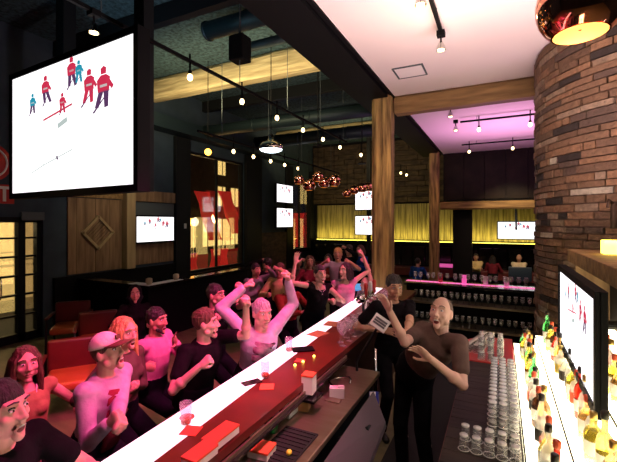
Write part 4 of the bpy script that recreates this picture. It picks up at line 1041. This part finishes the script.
# ---- right back diners
for (px,py,d_), hm, sh, lab, fc, hs in (((476,257,13.6),'hair_dark','yellow_cloth','man in a pale yellow shirt seated far back left of the far television',(.1,-1,0),'short'),
     ((493,259,13.9),'hair_dark','maroon_cloth','dark haired person in maroon seated between the two pale shirted diners',(.3,.9,0),'long'),
     ((519,258,12.8),'hair_buzz','cream_cloth','man in a cream shirt seated below the far television',(-.1,-1,0),'crop'),
     ((418,262,11.6),'hair_dark','blue_cloth','person in a blue top seated between the two timber columns',(.3,.9,0),'short')):
    h = H(px,py,d_); person(lab, h, fc, fc, hair=hs, hairm_=hm, shirt=sh, sleeve='long', vox=.012, skin='skin_tan', open_=False, L=h+V(fc)*.25+V((-.1,0,-.38)), R=h+V(fc)*.25+V((.1,0,-.38)))
# ---- bartenders
h = H(394,287,3.95)
person('bartender in a black shirt with short dark hair standing by the timber column', h, (.55,-.80,-.12), (.55,-.75,0), sit=False, shirt='black_cloth', sleeve='short', trousers='black_cloth', hair='short', skin='skin_tan', s=1.04, pelvis=(h.x-.06,h.y+.12,.95), L=H(407,330,3.5), R=H(381,330,3.9), open_=False, lh='open', rh='open', Lh=(.3,.2,-.8))
h = H(441,313,3.0)
person('bald bartender in a dark grey brown t-shirt swinging his arms and shouting', h, (-.20,-.90,.28), (-.45,-.75,0), sit=False, shirt='brown_cloth', sleeve='short', trousers='black_cloth', hair='crop', hairm_='hair_buzz', skin='skin_pale', s=1.04, pelvis=(h.x-.27,h.y+.22,.92), L=H(432,360,2.75), R=H(390,312,2.95), Lh=(.5,-.2,-.8), Rh=(.1,-.6,-.9), lh='open', rh='open')
flush_remesh()
# ---- stools under the patrons
s0 = stool((-2.30,2.35,0), 'orange seated bar stool under the black t-shirt man')
for x, y, lab in ((-2.22,.9,'bar stool under the hot pink face person'),(-2.52,1.75,'bar stool under the person in the pale cap'),(-2.25,3.2,'bar stool under the lilac shirt man')):
    dup(s0, (x,y,0), 0, 'orange seated ' + lab)
# ---- lounge chairs and tables at the left
def armchair(loc, rz, lab, proto=[None]):
    if proto[0] is not None: return dup(proto[0], loc, rz, lab, 'orange leather armchairs')
    t = thing('armchair', lab, 'armchair', (0,0,0), 'orange leather armchairs')
    MB().bbox((-.26,-.30,.34),(.26,.26,.45),.04).build('seat','leather',t,True)
    MB().bbox((-.28,-.36,.34),(.28,-.26,.80),.035).build('backrest','maroon',t,True)
    for sx in (-1,1):
        MB().tube([(sx*.30,-.30,.0),(sx*.30,-.30,.62),(sx*.30,.24,.60),(sx*.30,.28,0)],.018,10).build('arm_frame','black_steel',t,True)
        MB().bbox((sx*.30-.025,-.30,.61),(sx*.30+.025,.26,.64),.01).build('armrest','maroon',t,True)
    t.location = loc; t.rotation_euler = (0,0,rz); proto[0] = t; return t
def fl(px, py): 
    p = atz(px, py, 0); return p
for px,py,rz,lab in ((72,412,-2.2,'orange leather armchair nearest, beside the person in the pale cap'),(98,366,-2.2,'orange leather armchair behind the nearest one'),(70,350,-2.3,'farthest orange leather armchair by the dark ledge')):
    p = fl(px,py); armchair((p.x,p.y,0), rz, lab)
def rtable(p, lab, h=.74, r=.38, lit=None):
    t = thing('round_table', lab, 'table', (p[0],p[1],0)); b = (p[0],p[1],0)
    MB().lathe(b,[(r,h-.03),(r,h)],28).build('tabletop', lit or 'black_gloss', t); MB().lathe(b,[(.24,0),(.24,.02),(.03,.04),(.03,h-.03)],18).build('pedestal','black_steel',t,True); return t
rtable((-4.9,7.4),'dark round table among the far patrons',.74,.4); rtable((-3.1,9.6),'dark round table near the back crowd',.74,.4)
mk('blue_glow',(.1,.35,.6),.4,emit=(.10,.40,.85),power=.7)  # blue light on the tabletop put in as its own glow
rtable((at(358,275,7.6).x,at(358,275,7.6).y),'blue lit round table behind the pink crowd',.98,.35,'blue_glow')
# dark partition with ledge
lg_ = thing('booth_partition','black booth partition with a pale edged ledge under the diamond panel','partition',(-5.9,5.1,0))
MB().box((-7.90,5.08,0),(-5.86,5.18,1.03)).box((-5.96,5.18,0),(-5.86,8.2,1.03)).build('partition_wall','black',lg_)
MB().box((-7.90,5.02,1.03),(-5.79,5.26,1.07)).box((-6.03,5.26,1.03),(-5.79,8.2,1.07)).build('ledge','black_gloss',lg_)
MB().box((-6.35,5.03,1.071),(-5.80,5.23,1.078)).box((-6.00,5.23,1.071),(-5.80,5.9,1.078)).build('white_corner_paper','paper',lg_)  # white paper lying on the ledge corner
for px,py,lab in ((150,281,'small round pale object at the corner of the dark ledge'),(178,279,'small round pale object farther along the dark ledge')):
    p = atz(px,py+4,1.08); tag(MB().lathe((-5.9,{150:5.13,178:5.8}[px],1.0785),[(.04,0),(.06,.05),(.055,.11),(.03,.12)],14).build('pale_object','cream_cloth',None,True),lab,'pale object')  # small pale objects of unknown kind, given a plain turned shape
# far chairs
for x,y,lab in ((at(520,275,11.9).x,at(520,275,11.9).y,'dark blue padded dining chair in front of the cream shirted man'),):
    t = thing('dining_chair',lab,'chair',(x,y,0)); MB().bbox((x-.32,y-.05,.42),(x+.32,y+.03,.86),.03).build('backrest','blue_dark' if 'blue_dark' in M else mk('blue_dark',(.012,.03,.05),.5),t,True)
    MB().bbox((x-.28,y+.0,.40),(x+.28,y+.5,.48),.03).build('seat',M['blue_dark'],t,True)
    for sx in (-.25,.25):
        for dy in (.0,.45): MB().box((x+sx-.02,y+dy-.02,0),(x+sx+.02,y+dy+.02,.42)).build('leg','black_steel',t)
# ================================================================== LIGHT AND CAMERA
def light(kind, name, loc, power, col, size=.2, target=None, spot=60, blend=.5, sy=None):
    l = bpy.data.lights.new(name, kind); l.energy = power; l.color = col
    if kind == 'AREA':
        l.size = size
        if sy: l.shape = 'RECTANGLE'; l.size_y = sy
    elif kind == 'SPOT': l.spot_size = math.radians(spot); l.spot_blend = blend; l.shadow_soft_size = size
    else: l.shadow_soft_size = size
    o = bpy.data.objects.new(name, l); COL.objects.link(o); o.location = loc
    if target is not None: o.rotation_euler = (V(target)-V(loc)).to_track_quat('-Z','Y').to_euler()
    return o
WARM = (1,.72,.36); MAG = (1,.05,.30); PINK = (1,.35,.62)
light('SPOT','bar_magenta_spot',(-.75,1.6,4.3),760,MAG,.15,(-2.6,1.6,1.2),70,.7)
light('SPOT','bar_magenta_spot',(-.9,3.1,4.3),880,MAG,.15,(-2.6,2.8,1.2),58,.7)
light('SPOT','bar_magenta_spot',(-1.1,5.4,4.3),600,MAG,.15,(-2.8,5.2,1.2),56,.7)
light('SPOT','warm_spot',(-.7,2.4,4.35),30,(1,.72,.50),.1,(-2.4,2.9,1.3),60,.8)
light('AREA','beam_wash',(-5,5.9,4.6),85,(1,.80,.42),.5,(-5,7.0,5.6),sy=.3)
bpy.data.lights['beam_wash'].size = 4.5
light('AREA','beam_wash_far',(-5,12.2,4.5),60,(1,.78,.40),4.5,(-5,13.1,5.6),sy=.3)
light('AREA','ceiling_wash',(.72,3.3,2.05),215,(1,.72,.72),.25,(.62,3.3,4.56),sy=3.4)  # unseen uplight over the hood, added to brighten the pink ceiling
light('AREA','ceiling_wash_far',(.3,10.2,3.0),75,(1,.42,.85),2.5,(.3,10.2,4.56),sy=2)
light('SPOT','column_spot',(-1.2,5.2,4.3),75,(1,.66,.30),.06,(-1.9,7.0,2.6),55,.8)
light('SPOT','column_spot',(-1.2,11.5,4.3),50,(1,.6,.30),.06,(-1.9,13.1,2.6),50,.8)
light('AREA','gold_strip',(-1.8,16.05,1.52),75,(1,.80,.20),12,(-1.8,16.5,2.4),sy=.1)
light('POINT','track_lamp',(-.62,4.22,4.10),8,WARM,.05)
light('SPOT','bartender_spot',(-.62,1.2,4.35),55,(1,.80,.68),.08,(-.7,3.4,1.4),45,.7)
light('SPOT','wood_panel_spot',(-5.6,5.8,4.2),70,(1,.78,.42),.1,(-8,6.1,2.0),65,.8)
light('SPOT','armchair_spot',(-4.3,1.6,4.2),150,(1,.62,.25),.1,(-4.6,3.0,.4),60,.8)
light('SPOT','tower_spot',(.0,3.2,4.35),42,(1,.74,.46),.08,(1.0,5.4,3.0),75,.8)
light('SPOT','insulation_wash',(-5.6,3.2,3.9),60,(.42,.80,1),.3,(-5.0,4.6,5.85),100,.9)
light('SPOT','diners_spot',(.4,11.5,4.2),380,(1,.75,.42),.1,(.2,14.5,1.1),60,.8)
light('SPOT','crowd_spot',(-2.9,6.4,4.3),70,(1,.30,.45),.1,(-3.2,8.2,1.2),80,.8)
light('POINT','street_glow',(-11.5,11.8,2.4),160,(1,.60,.2),.2)
light('POINT','street_glow',(-11.5,4.0,2.4),220,(1,.75,.35),.2)
light('POINT','street_glow',(-11.5,19.0,2.4),200,(1,.60,.2),.2)
light('SPOT','work_spot',(-.62,1.6,4.35),230,(1,.82,.60),.06,(-1.25,2.3,.8),18,.6)
light('SPOT','back_counter_spot',(-.3,2.2,4.35),14,(1,.72,.52),.06,(-.1,3.6,.9),45,.7)
light('SPOT','left_teal_wash',(-4.2,5.0,5.3),60,(.4,.72,1),.3,(-8,6.5,3.8),70,.9)
w = bpy.data.worlds.new('night'); sc.world = w; w.use_nodes = True
w.node_tree.nodes['Background'].inputs[0].default_value = (.004,.006,.010,1); w.node_tree.nodes['Background'].inputs[1].default_value = 1
cam = bpy.data.cameras.new('camera'); co = bpy.data.objects.new('camera', cam); COL.objects.link(co); sc.camera = co
co.location = (0,0,EYE); co.rotation_euler = (PI/2,0,YAW); cam.lens = FPX*36/617; cam.sensor_width = 36; cam.shift_y = -9/617; cam.clip_start = .05
sc.view_settings.view_transform = 'Standard'; sc.view_settings.look = 'None'; sc.view_settings.exposure = 0; sc.view_settings.gamma = 1
sc.cycles.use_denoising = True; sc.cycles.max_bounces = 8; sc.cycles.diffuse_bounces = 3; sc.cycles.glossy_bounces = 4; sc.cycles.transmission_bounces = 8; sc.cycles.transparent_max_bounces = 8
sc.cycles.caustics_reflective = False; sc.cycles.caustics_refractive = False; sc.cycles.sample_clamp_indirect = 4
